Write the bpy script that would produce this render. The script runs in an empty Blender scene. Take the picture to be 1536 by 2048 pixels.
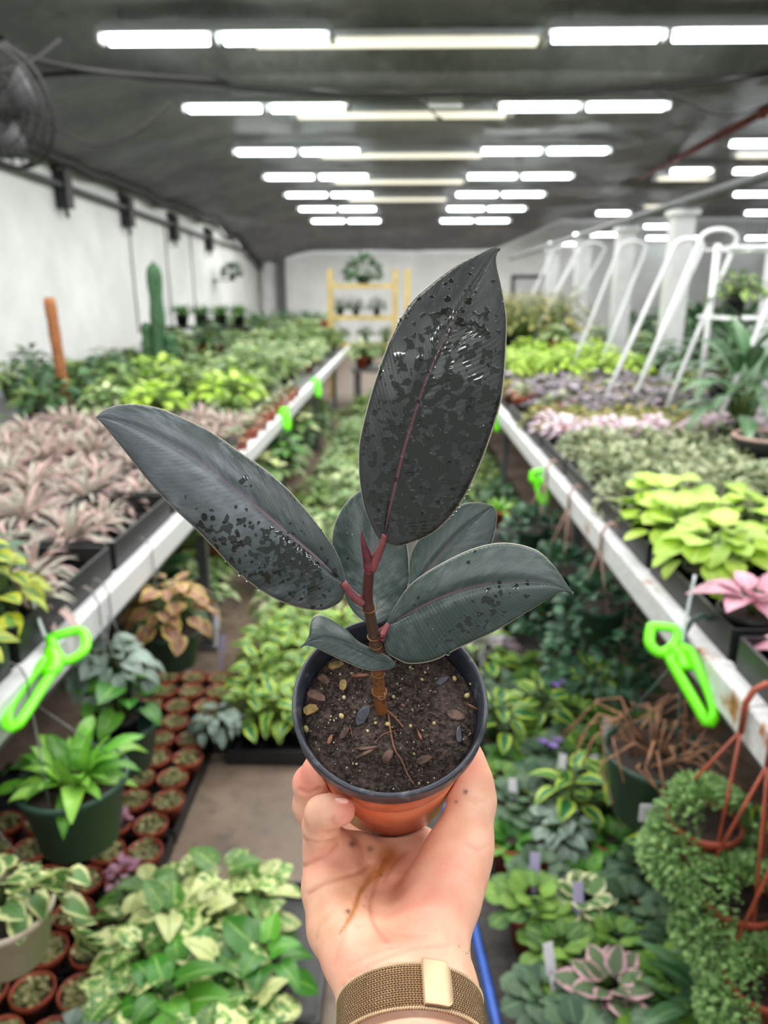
import bpy, bmesh, math, random
import numpy as np
from mathutils import Vector, Matrix, Euler, noise
random.seed(7)
SC = bpy.context.scene
COL = SC.collection
PI = math.pi

# ---------------------------------------------------------------- camera
F = 1479.0                      # focal length in pixels of the 1536 x 2048 frame
EYE = Vector((0.0, 0.0, 1.65))
CAM_ROT = Euler((math.radians(90 - 16.4), 0.0, math.radians(1.24)), 'XYZ')
cd = bpy.data.cameras.new('camera')
cam = bpy.data.objects.new('camera', cd)
COL.objects.link(cam)
cam.location = EYE
cam.rotation_euler = CAM_ROT
cd.sensor_fit = 'VERTICAL'
cd.sensor_height = 36.0
cd.lens = F / 2048 * 36.0
cd.clip_start = 0.02
cd.clip_end = 200
cd.dof.use_dof = True
cd.dof.focus_distance = 0.375
cd.dof.aperture_fstop = cd.lens / 3.4
SC.camera = cam
CM = Matrix.LocRotScale(EYE, CAM_ROT, None)

# ---------------------------------------------------------------- world, light, exposure
w = bpy.data.worlds.new('world')
SC.world = w
w.use_nodes = True
bg = w.node_tree.nodes['Background']
bg.inputs[0].default_value = (0.93, 0.97, 1.0, 1)
bg.inputs[1].default_value = 0.62


def area(name, loc, rot, sx, sy, power, color=(1, 0.98, 0.95)):
    l = bpy.data.lights.new(name, 'AREA')
    l.shape = 'RECTANGLE'
    l.size = sx
    l.size_y = sy
    l.energy = power
    l.color = color
    o = bpy.data.objects.new(name, l)
    COL.objects.link(o)
    o.location = loc
    o.rotation_euler = rot
    return o


# the greenhouse's rows of tubes, as broad downward light hung at tube height
for ry in (-2.6, 0.7, 3.8):
    for rx in (-1.3, 1.9):
        area('tube_row_light', (rx, ry, 3.62), (0, 0, 0), 2.4, 0.14, 58)
area('tube_row_light', (0.2, 9.5, 3.62), (0, 0, 0), 7.0, 15.0, 800)
area('tube_row_light', (6.0, 11.0, 3.62), (0, 0, 0), 3.0, 14.0, 300)
area('tube_row_light', (0.0, 20.5, 3.5), (0, 0, 0), 9.0, 5.0, 420)
SC.view_settings.view_transform = 'Standard'
SC.view_settings.look = 'None'
SC.view_settings.exposure = 0.20
SC.view_settings.gamma = 1.0
SC.view_settings.use_curve_mapping = False
SC.cycles.max_bounces = 6
SC.cycles.diffuse_bounces = 3
SC.cycles.glossy_bounces = 3
SC.cycles.transparent_max_bounces = 6
SC.cycles.caustics_reflective = False
SC.cycles.caustics_refractive = False


# ---------------------------------------------------------------- helpers
def cpt(x, y, d):
    """pixel of the reference frame + distance along the lens axis -> world point"""
    return CM @ Vector(((x - 768) / F * d, -(y - 1024) / F * d, -d))


def cdir(x, y, z):
    return CM.to_3x3() @ Vector((x, y, z))


def tag(o, label=None, cat=None, group=None, kind=None):
    if label: o['label'] = label
    if cat: o['category'] = cat
    if group: o['group'] = group
    if kind: o['kind'] = kind
    return o


def empty(name, loc, rz=0.0, label=None, cat=None, group=None):
    o = bpy.data.objects.new(name, None)
    COL.objects.link(o)
    o.empty_display_size = 0.02
    o.location = loc
    o.rotation_euler = (0, 0, rz)
    return tag(o, label, cat, group)


def link(name, mesh, parent=None, mw=None):
    o = bpy.data.objects.new(name, mesh)
    COL.objects.link(o)
    if parent is not None: o.parent = parent
    if mw is not None: o.matrix_local = mw
    return o


class MB:
    """collects shapes and builds one mesh; uv per vertex, material index per face"""

    def __init__(s):
        s.v = []; s.f = []; s.uv = []; s.mi = []; s.n = 0

    def add(s, verts, faces, uvs=None, mi=0):
        n = s.n
        s.v.extend([tuple(p) for p in verts])
        s.f.extend([tuple(i + n for i in f) for f in faces])
        s.uv.extend(uvs if uvs is not None else [(0, 0)] * len(verts))
        s.mi.extend([mi] * len(faces))
        s.n += len(verts)
        return s

    def box(s, c, d, rot=None, mi=0):
        vs = []
        for x in (-.5, .5):
            for y in (-.5, .5):
                for z in (-.5, .5):
                    p = Vector((x * d[0], y * d[1], z * d[2]))
                    if rot is not None: p = rot @ p
                    vs.append(p + Vector(c))
        return s.add(vs, [(0, 1, 3, 2), (4, 6, 7, 5), (0, 4, 5, 1), (2, 3, 7, 6), (0, 2, 6, 4), (1, 5, 7, 3)], None, mi)

    def tube(s, pts, r, n=8, closed=False, flat=1.0, mi=0, up=None):
        pts = [Vector(p) for p in pts]
        m = len(pts)
        rs = r if isinstance(r, (list, tuple)) else [r] * m
        vs, fs, uv = [], [], []
        prev = None
        for i, p in enumerate(pts):
            a = pts[(i - 1) % m] if (closed or i > 0) else p
            b = pts[(i + 1) % m] if (closed or i < m - 1) else p
            t = (b - a)
            t = t.normalized() if t.length > 1e-9 else Vector((0, 0, 1))
            if prev is None:
                ref = Vector(up) if up is not None else (Vector((0, 0, 1)) if abs(t.z) < .9 else Vector((1, 0, 0)))
                prev = (ref - t * ref.dot(t)).normalized()
            else:
                q = prev - t * prev.dot(t)
                prev = q.normalized() if q.length > 1e-6 else prev
            bn = t.cross(prev)
            for k in range(n):
                an = 2 * PI * k / n
                vs.append(p + (prev * math.cos(an) * flat + bn * math.sin(an)) * rs[i])
                uv.append((k / n, i / max(1, m - 1)))
        for i in range(m if closed else m - 1):
            for k in range(n):
                j = (i + 1) % m
                fs.append((i * n + k, i * n + (k + 1) % n, j * n + (k + 1) % n, j * n + k))
        if not closed:
            fs.append(tuple(range(n))[::-1])
            fs.append(tuple((m - 1) * n + k for k in range(n)))
        return s.add(vs, fs, uv, mi)

    def lathe(s, prof, n=24, c=(0, 0, 0), mi=0, M=None):
        vs, fs, uv = [], [], []
        m = len(prof)
        for i, (r, z) in enumerate(prof):
            for k in range(n):
                a = 2 * PI * k / n
                p = Vector((r * math.cos(a), r * math.sin(a), z))
                if M is not None: p = M @ p
                vs.append(p + Vector(c))
                uv.append((k / n, i / (m - 1)))
        for i in range(m - 1):
            for k in range(n):
                fs.append((i * n + k, i * n + (k + 1) % n, (i + 1) * n + (k + 1) % n, (i + 1) * n + k))
        return s.add(vs, fs, uv, mi)

    def ball(s, c, r, n=10, m=6, M=None, mi=0):
        prof = [(max(1e-5, math.sin(PI * i / m)) * 1.0, -math.cos(PI * i / m)) for i in range(m + 1)]
        rr = r if isinstance(r, (list, tuple)) else (r, r, r)
        vs, fs = [], []
        for (pr, pz) in prof:
            for k in range(n):
                a = 2 * PI * k / n
                p = Vector((pr * math.cos(a) * rr[0], pr * math.sin(a) * rr[1], pz * rr[2]))
                if M is not None: p = M @ p
                vs.append(p + Vector(c))
        for i in range(m):
            for k in range(n):
                fs.append((i * n + k, i * n + (k + 1) % n, (i + 1) * n + (k + 1) % n, (i + 1) * n + k))
        return s.add(vs, fs, None, mi)

    def mesh(s, name, mats, smooth=True, origin=None):
        me = bpy.data.meshes.new(name)
        vs = s.v
        if origin is not None:
            ox, oy, oz = origin
            vs = [(x - ox, y - oy, z - oz) for x, y, z in vs]
        me.from_pydata(vs, [], s.f)
        ul = me.uv_layers.new(name='UVMap')
        li = np.zeros(len(me.loops), dtype=np.int32)
        me.loops.foreach_get('vertex_index', li)
        ul.data.foreach_set('uv', np.array(s.uv, dtype=np.float32)[li].ravel())
        if not isinstance(mats, (list, tuple)): mats = [mats]
        for m in mats: me.materials.append(m)
        me.polygons.foreach_set('material_index', np.array(s.mi, dtype=np.int32))
        me.polygons.foreach_set('use_smooth', np.full(len(me.polygons), smooth))
        me.update()
        return me

    def build(s, name, mats, parent=None, smooth=True, origin=None):
        return link(name, s.mesh(name, mats, smooth, origin), parent)


def catmull(pts, n):
    """n points evenly spaced by arc length on a smooth curve through pts (any dimension)"""
    P = np.array(pts, dtype=float)
    if len(P) == 2:
        t = np.linspace(0, 1, n)[:, None]
        return P[0] * (1 - t) + P[1] * t
    Q = np.vstack([2 * P[0] - P[1], P, 2 * P[-1] - P[-2]])
    out = []
    for i in range(1, len(Q) - 2):
        for t in np.linspace(0, 1, 24, endpoint=False):
            p0, p1, p2, p3 = Q[i - 1], Q[i], Q[i + 1], Q[i + 2]
            out.append(.5 * ((2 * p1) + (p2 - p0) * t + (2 * p0 - 5 * p1 + 4 * p2 - p3) * t * t + (3 * p1 - p0 - 3 * p2 + p3) * t ** 3))
    out.append(P[-1])
    out = np.array(out)
    d = np.concatenate([[0], np.cumsum(np.linalg.norm(np.diff(out, axis=0), axis=1))])
    s = np.linspace(0, d[-1], n)
    return np.stack([np.interp(s, d, out[:, k]) for k in range(P.shape[1])], axis=1)


# ---------------------------------------------------------------- material helpers
class NT:
    def __init__(s, name):
        s.m = bpy.data.materials.new(name)
        s.m.use_nodes = True
        s.t = s.m.node_tree
        s.p = s.t.nodes['Principled BSDF']
        s.out = s.t.nodes['Material Output']

    def n(s, typ, **kw):
        nd = s.t.nodes.new(typ)
        for k, v in kw.items():
            if k.startswith('_'):
                setattr(nd, k[1:], v)
        for k, v in kw.items():
            if not k.startswith('_'):
                key = int(k[1:]) if k[0] == 'i' and k[1:].isdigit() else k.replace('__', ' ')
                s.set(nd.inputs[key], v)
        return nd

    def set(s, inp, v):
        if hasattr(v, 'is_output') or isinstance(v, bpy.types.NodeSocket):
            s.t.links.new(v, inp)
        elif isinstance(v, (tuple, list)) and len(v) == 3 and inp.type == 'RGBA':
            inp.default_value = (*v, 1)
        else:
            inp.default_value = v

    def P(s, **kw):
        for k, v in kw.items():
            s.set(s.p.inputs[k.replace('__', ' ')], v)
        return s

    def math(s, op, a, b=0.0, c=None, clamp=False):
        nd = s.t.nodes.new('ShaderNodeMath')
        nd.operation = op
        nd.use_clamp = clamp
        s.set(nd.inputs[0], a)
        s.set(nd.inputs[1], b)
        if c is not None: s.set(nd.inputs[2], c)
        return nd.outputs[0]

    def mix(s, f, a, b):
        nd = s.t.nodes.new('ShaderNodeMix')
        nd.data_type = 'RGBA'
        s.set(nd.inputs[0], f)
        s.set(nd.inputs[6], a)
        s.set(nd.inputs[7], b)
        return nd.outputs[2]

    def ramp(s, f, lo, hi, a=0.0, b=1.0):
        nd = s.t.nodes.new('ShaderNodeMapRange')
        nd.interpolation_type = 'SMOOTHSTEP'
        s.set(nd.inputs[0], f)
        nd.inputs[1].default_value = lo
        nd.inputs[2].default_value = hi
        nd.inputs[3].default_value = a
        nd.inputs[4].default_value = b
        return nd.outputs[0]

    def noise(s, vec, scale, detail=3.0, rough=.55, out=0):
        nd = s.t.nodes.new('ShaderNodeTexNoise')
        if vec is not None: s.set(nd.inputs['Vector'], vec)
        s.set(nd.inputs['Scale'], scale)
        nd.inputs['Detail'].default_value = detail
        nd.inputs['Roughness'].default_value = rough
        return nd.outputs[out]

    def bump(s, h, strength=.3, dist=.002):
        nd = s.t.nodes.new('ShaderNodeBump')
        nd.inputs['Strength'].default_value = strength
        nd.inputs['Distance'].default_value = dist
        s.set(nd.inputs['Height'], h)
        s.set(s.p.inputs['Normal'], nd.outputs[0])

    def coord(s, which='Object'):
        return s.t.nodes.new('ShaderNodeTexCoord').outputs[which]

    def uv(s):
        sep = s.t.nodes.new('ShaderNodeSeparateXYZ')
        s.set(sep.inputs[0], s.coord('UV'))
        return sep.outputs[0], sep.outputs[1]

    def attr(s, name, out='Fac'):
        nd = s.t.nodes.new('ShaderNodeAttribute')
        nd.attribute_name = name
        return nd.outputs[out]


def lin(r, g, b):
    """sRGB 0-255 -> linear"""
    f = lambda c: c / 12.92 if c <= .04045 else ((c + .055) / 1.055) ** 2.4
    return (f(r / 255), f(g / 255), f(b / 255))


def plain(name, col, rough=.5, metal=0.0, var=.12, scale=30, bump=0.0, spec=.5, coat=0.0):
    t = NT(name)
    ns = t.noise(t.coord(), scale, 4)
    d = tuple(c * (1 - var * 2) for c in col)
    l = tuple(min(1, c * (1 + var)) for c in col)
    t.P(Base__Color=t.mix(t.ramp(ns, .3, .7), d, l), Roughness=rough, Metallic=metal)
    t.p.inputs['Specular IOR Level'].default_value = spec
    t.p.inputs['Coat Weight'].default_value = coat
    if bump: t.bump(ns, bump, .003)
    return t.m


def glow(name, col, strength):
    t = NT(name)
    t.P(Base__Color=(.9, .9, .9), Roughness=.4)
    t.set(t.p.inputs['Emission Color'], col)
    t.p.inputs['Emission Strength'].default_value = strength
    return t.m

# ================================================================ SETTING
t = NT('floor_concrete')
co = t.coord()
n1 = t.noise(co, 1.6, 5, .6); n2 = t.noise(co, 14, 5, .6); n3 = t.noise(co, 90, 3)
c = t.mix(t.ramp(n1, .35, .65), lin(92, 78, 66), lin(132, 114, 98))
c = t.mix(t.ramp(n2, .5, .72, 0, .7), c, lin(66, 56, 50))
c = t.mix(t.ramp(n3, .6, .75, 0, .4), c, lin(150, 138, 124))
t.P(Base__Color=c, Roughness=t.ramp(n1, .3, .7, .45, .8))
t.bump(n2, .3, .01)
M_FLOOR = t.m
t = NT('white_wall_paint')
co = t.coord()
n1 = t.noise(co, .9, 5, .6); n2 = t.noise(co, 9, 4)
br = t.n('ShaderNodeTexBrick', Scale=1.0)
c = t.mix(t.ramp(n1, .35, .7), lin(218, 221, 220), lin(238, 240, 239))
c = t.mix(t.ramp(n2, .6, .8, 0, .25), c, lin(182, 184, 182))
t.P(Base__Color=c, Roughness=.7)
t.bump(n2, .1, .01)
M_WALL = t.m
t = NT('shade_netting')
co = t.coord()
wv = t.n('ShaderNodeTexWave', Scale=55.0, Vector=co); wv.bands_direction = 'X'
wv2 = t.n('ShaderNodeTexWave', Scale=55.0, Vector=co); wv2.bands_direction = 'Y'
weave = t.math('MULTIPLY', wv.outputs['Fac'], wv2.outputs['Fac'])
n1 = t.noise(co, .7, 5, .65); n2 = t.noise(co, 7, 4, .6)
c = t.mix(t.ramp(n1, .35, .68), lin(120, 122, 120), lin(164, 163, 160))
n4 = t.noise(co, 2.3, 5, .7)
c = t.mix(t.ramp(n2, .5, .72, 0, .5), c, lin(182, 178, 186))  # pale lilac patches paint the lights' sheen into the netting colour
c = t.mix(t.ramp(n4, .5, .7, 0, .6), c, lin(96, 96, 94))
c = t.mix(t.math('MULTIPLY', weave, .5), c, lin(84, 85, 84))
t.P(Base__Color=c, Roughness=.36)
t.bump(t.math('ADD', t.math('MULTIPLY', weave, .4), t.math('ADD', n2, n4)), .8, .05)
M_NET = t.m
M_CORD = plain('black_cord', lin(30, 30, 31), .6)
M_BLACKPL = plain('black_plastic', lin(27, 28, 31), .45, var=.2, scale=12)
M_GREENPL = plain('green_plastic', lin(44, 74, 62), .5, var=.1, scale=10)
M_BEIGEPL = plain('beige_plastic', lin(196, 182, 164), .5, var=.08, scale=10)
M_ORANGEPL = plain('terracotta_pot_plastic', lin(160, 74, 50), .5, var=.15, scale=20)
M_TANPL = plain('tan_plastic', lin(170, 140, 126), .5, var=.12, scale=30)
M_WHITEPAINT = plain('white_paint', lin(208, 211, 213), .45, var=.06, scale=4)
M_LABEL = plain('white_label', lin(226, 224, 232), .5, var=.04, scale=20)
M_LABELP = plain('lilac_label', lin(178, 168, 206), .5, var=.06, scale=20)
M_YELLOW = plain('yellow_steel', lin(206, 182, 112), .5, var=.12, scale=8)
M_RED = plain('red_pipe_paint', lin(122, 44, 40), .5, var=.15, scale=5)
M_COIR = plain('coir', lin(166, 106, 62), .95, var=.3, scale=60, bump=.8)
M_NEON = plain('neon_green_plastic', lin(112, 240, 8), .35, var=.03, scale=20)
M_CLEAR = plain('pale_plastic', lin(206, 218, 220), .3, var=.08, scale=30)
M_WIRE = plain('wire', lin(120, 124, 122), .4, metal=.6)
M_DRIEDSTEM = plain('dried_stem', lin(150, 110, 82), .8, var=.3, scale=40)
M_BSOIL = plain('bench_soil', lin(54, 42, 36), .9, var=.35, scale=150, bump=.6)
M_BLUE = plain('blue_hose_rubber', lin(52, 96, 190), .45, var=.08, scale=15)
M_GREYMET = plain('grey_metal', lin(96, 98, 100), .5, metal=.3, var=.1, scale=6)
# painted rail with rust
t = NT('rusty_white_rail')
co = t.coord()
n1 = t.noise(co, 5, 5, .7); n2 = t.noise(co, 40, 4)
c = t.mix(t.ramp(n2, .4, .7), lin(206, 208, 210), lin(226, 228, 230))
c = t.mix(t.ramp(n1, .60, .68), c, lin(168, 112, 66))
c = t.mix(t.ramp(n1, .68, .74), c, lin(96, 58, 38))
t.P(Base__Color=c, Roughness=.5)
t.bump(n1, .15, .01)
M_RAIL = t.m
t = NT('clean_white_rail')
co = t.coord()
n1 = t.noise(co, 4, 5, .7)
c = t.mix(t.ramp(n1, .66, .72), lin(218, 220, 222), lin(170, 130, 96))
t.P(Base__Color=c, Roughness=.45)
M_RAIL2 = t.m
M_TUBE = glow('tube_glow', (.93, 1.0, 1.0, 1), 9.0)
M_TUBEW = glow('warm_tube_glow', (1.0, .93, .72, 1), 0.85)


def struct(name, mb, mat, smooth=False):
    o = mb.build(name, mat, None, smooth)
    o['kind'] = 'structure'
    return o


def gridmesh(fn, nu, nv):
    m = MB()
    vs, fs, uv = [], [], []
    for i in range(nu + 1):
        for j in range(nv + 1):
            vs.append(fn(i / nu, j / nv)); uv.append((i / nu, j / nv))
    for i in range(nu):
        for j in range(nv):
            a = i * (nv + 1) + j
            fs.append((a, a + nv + 1, a + nv + 2, a + 1))
    return m.add(vs, fs, uv)


XW, YB, XR = -4.6, 25.0, 12.0
m = MB(); m.box((3.7, 11.5, -.05), (17.2, 28, .1)); struct('floor', m, M_FLOOR)
m = MB(); m.box((XW - .1, 11.5, 2.1), (.2, 28, 4.2)); wl = struct('wall_left', m, M_WALL)
m = MB(); m.box((3.7, YB + .1, 2.1), (17.2, .2, 4.2)); wb = struct('wall_back', m, M_WALL)
m = MB(); m.box((XR + .1, 11.5, 2.1), (.2, 28, 4.2)); struct('wall_right', m, M_WALL)


def net_z(x, y):
    z = 3.92
    z -= .42 * math.exp(-((y - 7.9) / .42) ** 2) * max(0, 1 - ((x - .5) / 4.2) ** 2)
    for k in range(3, 9):
        z -= .10 * math.exp(-((y - 3.0 * k + .6) / .5) ** 2) * (.6 + .4 * math.cos(x * 1.3 + k))
    if x < -2.7: z -= .55 * min(1, (-2.7 - x) / 1.8) ** 1.4
    if y > 19: z -= .95 * ((y - 19) / 6) ** 1.5 * (1.0 if x < 3 else max(0, 1 - (x - 3) / 2))
    z += .05 * noise.noise((x * .9, y * .9, 3)) + .02 * noise.noise((x * 3, y * 3, 7))
    if -2 < y < 0: z -= 0
    return z


net = gridmesh(lambda a, b: (XW + .02 + a * (XR - XW - .04), -1.5 + b * 26.4, net_z(XW + a * (XR - XW), -1.5 + b * 26.4)), 150, 240)
struct('ceiling', net, M_NET, True)


def thing1(name, mb, mat, label, cat, group=None, smooth=True, at=None):
    o = mb.build(name, mat, None, smooth)
    if at is not None: o.location = at
    return tag(o, label, cat, group)


ORD = ['first', 'second', 'third', 'fourth', 'fifth', 'sixth', 'seventh', 'eighth', 'ninth', 'tenth', 'eleventh', 'twelfth', 'thirteenth', 'fourteenth', 'fifteenth', 'sixteenth', 'seventeenth', 'eighteenth', 'nineteenth', 'twentieth']

# hem cord of the first netting panel, dark beam along the left wall's netting edge, pipe and brackets
m = MB()
m.tube([(-3.6 + 8.2 * i / 40, 7.9, net_z(-3.6 + 8.2 * i / 40, 7.9) - .03) for i in range(41)], .022, 6)
thing1('cord', m, M_CORD, 'black cord along the sagging hem of the netting below the nearest lights', 'cord')
m = MB()
m.tube([(XW + .16, 3 + 22 * i / 60, net_z(XW + .05, 3 + 22 * i / 60) - .04) for i in range(61)], .07, 8)
thing1('netting_roll', m, M_CORD, 'rolled black netting edge running along the top of the left wall', 'netting')
m = MB()
m.tube([(XW + .1, 5.5, 3.12), (XW + .1, 24.9, 2.82)], .035, 8)
wp = thing1('wall_pipe', m, M_GREYMET, 'thin grey pipe along the left wall below the netting', 'pipe')
for i, y in enumerate((10.6, 13.0, 15.6, 18.4)):
    m = MB()
    z = 3.12 - .3 * (y - 5.5) / 19.4
    m.box((0, 0, -.05), (.16, .22, .46)); m.box((-.04, 0, .2), (.1, .3, .06)); m.tube([(0, 0, -.28), (.02, 0, -.4)], .03, 6)
    thing1('wall_bracket', m, M_CORD, f'{ORD[i]} dark bracket box on the pipe along the left wall', 'bracket', 'brackets on the left wall pipe', False, (XW + .09, y, z))
# light wires down the left wall
for i, y in enumerate((13.2, 15.2, 17.0)):
    m = MB(); m.tube([(XW + .02, y, 3.0), (XW + .02, y + .03, 1.0)], .012, 6)
    thing1('wall_cable', m, M_GREYMET, f'{ORD[i]} thin cable running down the left wall from the front', 'cable', 'cables down the left wall')
m = MB(); m.box((XW + .75, YB - .1, 1.5), (.26, .16, 3.0)); thing1('corner_column', m, M_GREYMET, 'grey upright in the far left corner', 'column', smooth=False)
m = MB(); m.box((XW + .35, YB - .35, 1.4), (.3, .12, 2.8)); thing1('corner_panel', m, M_WHITEPAINT, 'white narrow panel beside the grey upright in the far left corner', 'panel', smooth=False)
# door and frames on the back wall right of the leaf
m = MB(); m.box((4.2, YB - .03, 1.05), (1.1, .06, 2.1))
dr_ = struct('door_1', m, M_WHITEPAINT)
m = MB()
for x in (3.6, 4.8): m.box((x, YB - .05, 1.1), (.1, .1, 2.2))
m.box((4.2, YB - .05, 2.2), (1.3, .1, .1)); m.build('door_frame', M_GREYMET, dr_)
m = MB(); m.ball((3.78, YB - .1, 1.0), .04); m.build('door_handle', M_GREYMET, dr_)

# ---------------------------------------------------------------- lights
def fixture(i, x0, x1, y, z, warm, label, group):
    r = empty('ceiling_light', ((x0 + x1) / 2, y, z), 0, label, 'light', group)
    L = x1 - x0
    m = MB(); m.box((0, 0, .05), (L, .16, .05)); m.box((0, 0, .09), (L * .96, .09, .05)); m.build('housing', M_WHITEPAINT, r, False)
    k = 1 if warm else max(1, round(L / 1.0))
    seg = L / k
    for j in range(k):
        for s in (-.045, .045):
            m = MB()
            a = -L / 2 + seg * j + .07; b_ = a + seg - .14
            m.tube([(a, s, -.01), (b_, s, -.01)], .032 if not warm else .026, 8)
            m.build('tube', M_TUBEW if warm else M_TUBE, r)
    for j in range(k + 1):
        m = MB(); m.box((-L / 2 + seg * j, 0, .0), (.04, .15, .07)); m.build('tube_socket', M_WHITEPAINT, r, False)
    for s in (-.4, .4):
        m = MB(); m.tube([(s * L, 0, .1), (s * L, 0, max(.12, net_z((x0 + x1) / 2 + s * L, y) - z))], .006, 5); m.build('hanger_wire', M_WIRE, r)
    return r


def ydep(d, h): return (d + h * .2823) / .9593


def gx_at(px, depth): return (px - 800) / F * depth


rows = [(6.17, 2.06, 190, 660, 1085, 1565), (8.65, 2.10, 360, 695, 987, 1332), (11.15, 2.07, 462, 722, 953, 1216), (13.4, 2.05, 522, 738, 927, 1143), (15.9, 2.06, 565, 746, 905, 1088), (18.0, 2.0, 592, 753, 888, 1050), (20.1, 1.92, 618, 762, 875, 1018), (22.4, 1.86, 638, 766, 860, 992)]
for i, (d, h, a0_, a1x, b0_, b1_) in enumerate(rows):
    fixture(i, gx_at(a0_, d), gx_at(a1x, d), ydep(d, h), EYE.z + h, False, f'cool white tube light left of the centre, {ORD[i]} row from the front', 'cool tube lights, left line')
    fixture(i, gx_at(b0_, d), gx_at(b1_, d), ydep(d, h), EYE.z + h, False, f'cool white tube light right of the centre, {ORD[i]} row from the front', 'cool tube lights, right line')
warm = [(6.5, 2.13, 490, 1085), (9.2, 2.14, 580, 1018), (11.6, 2.09, 632, 968), (13.9, 2.03, 660, 930), (16.4, 2.02, 690, 895)]
for i, (d, h, a0_, a1x) in enumerate(warm):
    fixture(i, gx_at(a0_, d), gx_at(a1x, d), ydep(d, h), EYE.z + h, True, f'dimmer warm white tube light over the centre, {ORD[i]} row from the front', 'warm tube lights, centre line')
rb_rows = [(10.7, 2.08, 1445, 1650, 0), (11.3, 2.02, 1457, 1640, 1), (12.9, 2.05, 1330, 1417, 0), (12.9, 2.05, 1453, 1540, 0), (13.4, 2.0, 1303, 1415, 1), (15.5, 2.0, 1455, 1560, 0), (17.6, 2.0, 1278, 1340, 1), (18.3, 1.92, 1185, 1256, 0), (18.3, 1.92, 1478, 1545, 0), (20.5, 1.80, 1280, 1345, 0), (22.0, 1.7, 1140, 1235, 0), (22.8, 1.66, 1285, 1390, 0), (22.8, 1.66, 1480, 1528, 0), (23.6, 1.55, 1090, 1165, 0)]
for i, (d, h, a0_, a1x, wm) in enumerate(rb_rows):
    fixture(i, gx_at(a0_, d), gx_at(a1x, d), ydep(d, h), EYE.z + h, wm, f'tube light in the right-hand bay beyond the white posts, {ORD[i]} nearest', 'tube lights of the right-hand bay')

# hanging cables under the netting
for i, (pts, lab) in enumerate([([(340, 205, 7), (300, 245, 7), (250, 275, 7), (205, 290, 7), (172, 288, 7), (120, 262, 7), (70, 225, 7)], 'black cable looping down from the netting near the left wall'),
                                ([(822, 180, 7.6), (850, 205, 7.5), (872, 232, 7.4), (884, 236, 7.4)], 'short black cable end hanging in front of the second warm light'),
                                ([(1310, 185, 7.5), (1360, 196, 7.5), (1420, 224, 7.5), (1480, 229, 7.5), (1540, 205, 7.5)], 'black cable sagging at the upper right under the netting'),
                                ([(0, 75, 6), (40, 110, 6), (140, 135, 6.2), (260, 150, 6.6), (420, 160, 7.0), (560, 172, 7.3)], 'thick black cable across the upper left corner'),
                                ([(-20, 150, 5.4), (60, 125, 5.6), (120, 80, 5.8)], 'black strap crossing the thick cable in the upper left corner')]):
    m = MB(); m.tube([cpt(*p) for p in catmull(pts, 20)], .012 if i != 3 else .022, 6)
    thing1('hanging_cable', m, M_CORD, lab, 'cable')
m = MB(); m.tube([cpt(1545, 215, 8.2), cpt(1250, 372, 17)], .05, 8)
for f in (.03, .5, .97):
    p = cpt(1545, 215, 8.2).lerp(cpt(1250, 372, 17), f); m.ball(p, .075, 8, 6)
thing1('sprinkler_pipe', m, M_RED, 'dark red pipe running away under the netting at the right', 'pipe')
m = MB(); m.box(cpt(890, 196, 8.0), (.36, .12, .2)); m.box(cpt(890, 196, 8.0) + Vector((0, -.06, 0)), (.3, .03, .14)); m.tube([cpt(890, 186, 8.0), cpt(890, 150, 8.0)], .02, 6)
thing1('junction_box', m, M_WHITEPAINT, 'small pale junction box hanging above the second warm light', 'box', smooth=False)

# ---------------------------------------------------------------- wall fan, upper left
fr = empty('wall_fan', cpt(6, 218, 4.5), 0, 'black caged fan at the upper left edge near the white wall', 'fan')
Rf = Matrix.Rotation(math.radians(-18), 3, 'Z') @ Matrix.Rotation(math.radians(12), 3, 'X')
m = MB()
for rr_ in (.12, .2, .27, .33):
    for dy in (-.07, .07):
        m.tube([Rf @ Vector((rr_ * math.cos(a), dy * (1.3 - rr_ * 2.2), rr_ * math.sin(a))) for a in np.linspace(0, 2 * PI, 36, endpoint=False)], .006 if rr_ < .3 else .012, 5, True)
for k in range(24):
    a = 2 * PI * k / 24
    for dy in (-.075, .075): m.tube([Rf @ Vector((.06 * math.cos(a), dy, .06 * math.sin(a))), Rf @ Vector((.33 * math.cos(a), dy * .55, .33 * math.sin(a)))], .004, 4)
m.build('cage', M_CORD, fr)
m = MB()
for k in range(3):
    a = 2 * PI * k / 3 + .4
    vs = []
    for (r_, w_, tw) in ((.05, .05, .5), (.15, .10, .35), (.27, .13, .2)):
        for s_ in (-1, 1):
            vs.append(Rf @ Vector((r_ * math.cos(a) - s_ * w_ * math.sin(a), s_ * w_ * tw * .6, r_ * math.sin(a) + s_ * w_ * math.cos(a))))
    m.add(vs, [(0, 1, 3, 2), (2, 3, 5, 4)])
o = m.build('blade', M_GREYMET, fr); so = o.modifiers.new('thickness', 'SOLIDIFY'); so.thickness = .004
m = MB(); m.ball((0, 0, 0), (.07, .07, .07)); m.tube([Rf @ Vector((0, .02, 0)), Rf @ Vector((0, .16, 0))], .06, 10); m.build('motor', M_CORD, fr)
m = MB(); m.tube([Rf @ Vector((0, .14, 0)), (-.25, .3, .3), (-.3, .3, net_z(-2.4, 4.5) - fr.location.z)], .018, 6); m.build('bracket', M_CORD, fr)

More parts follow.
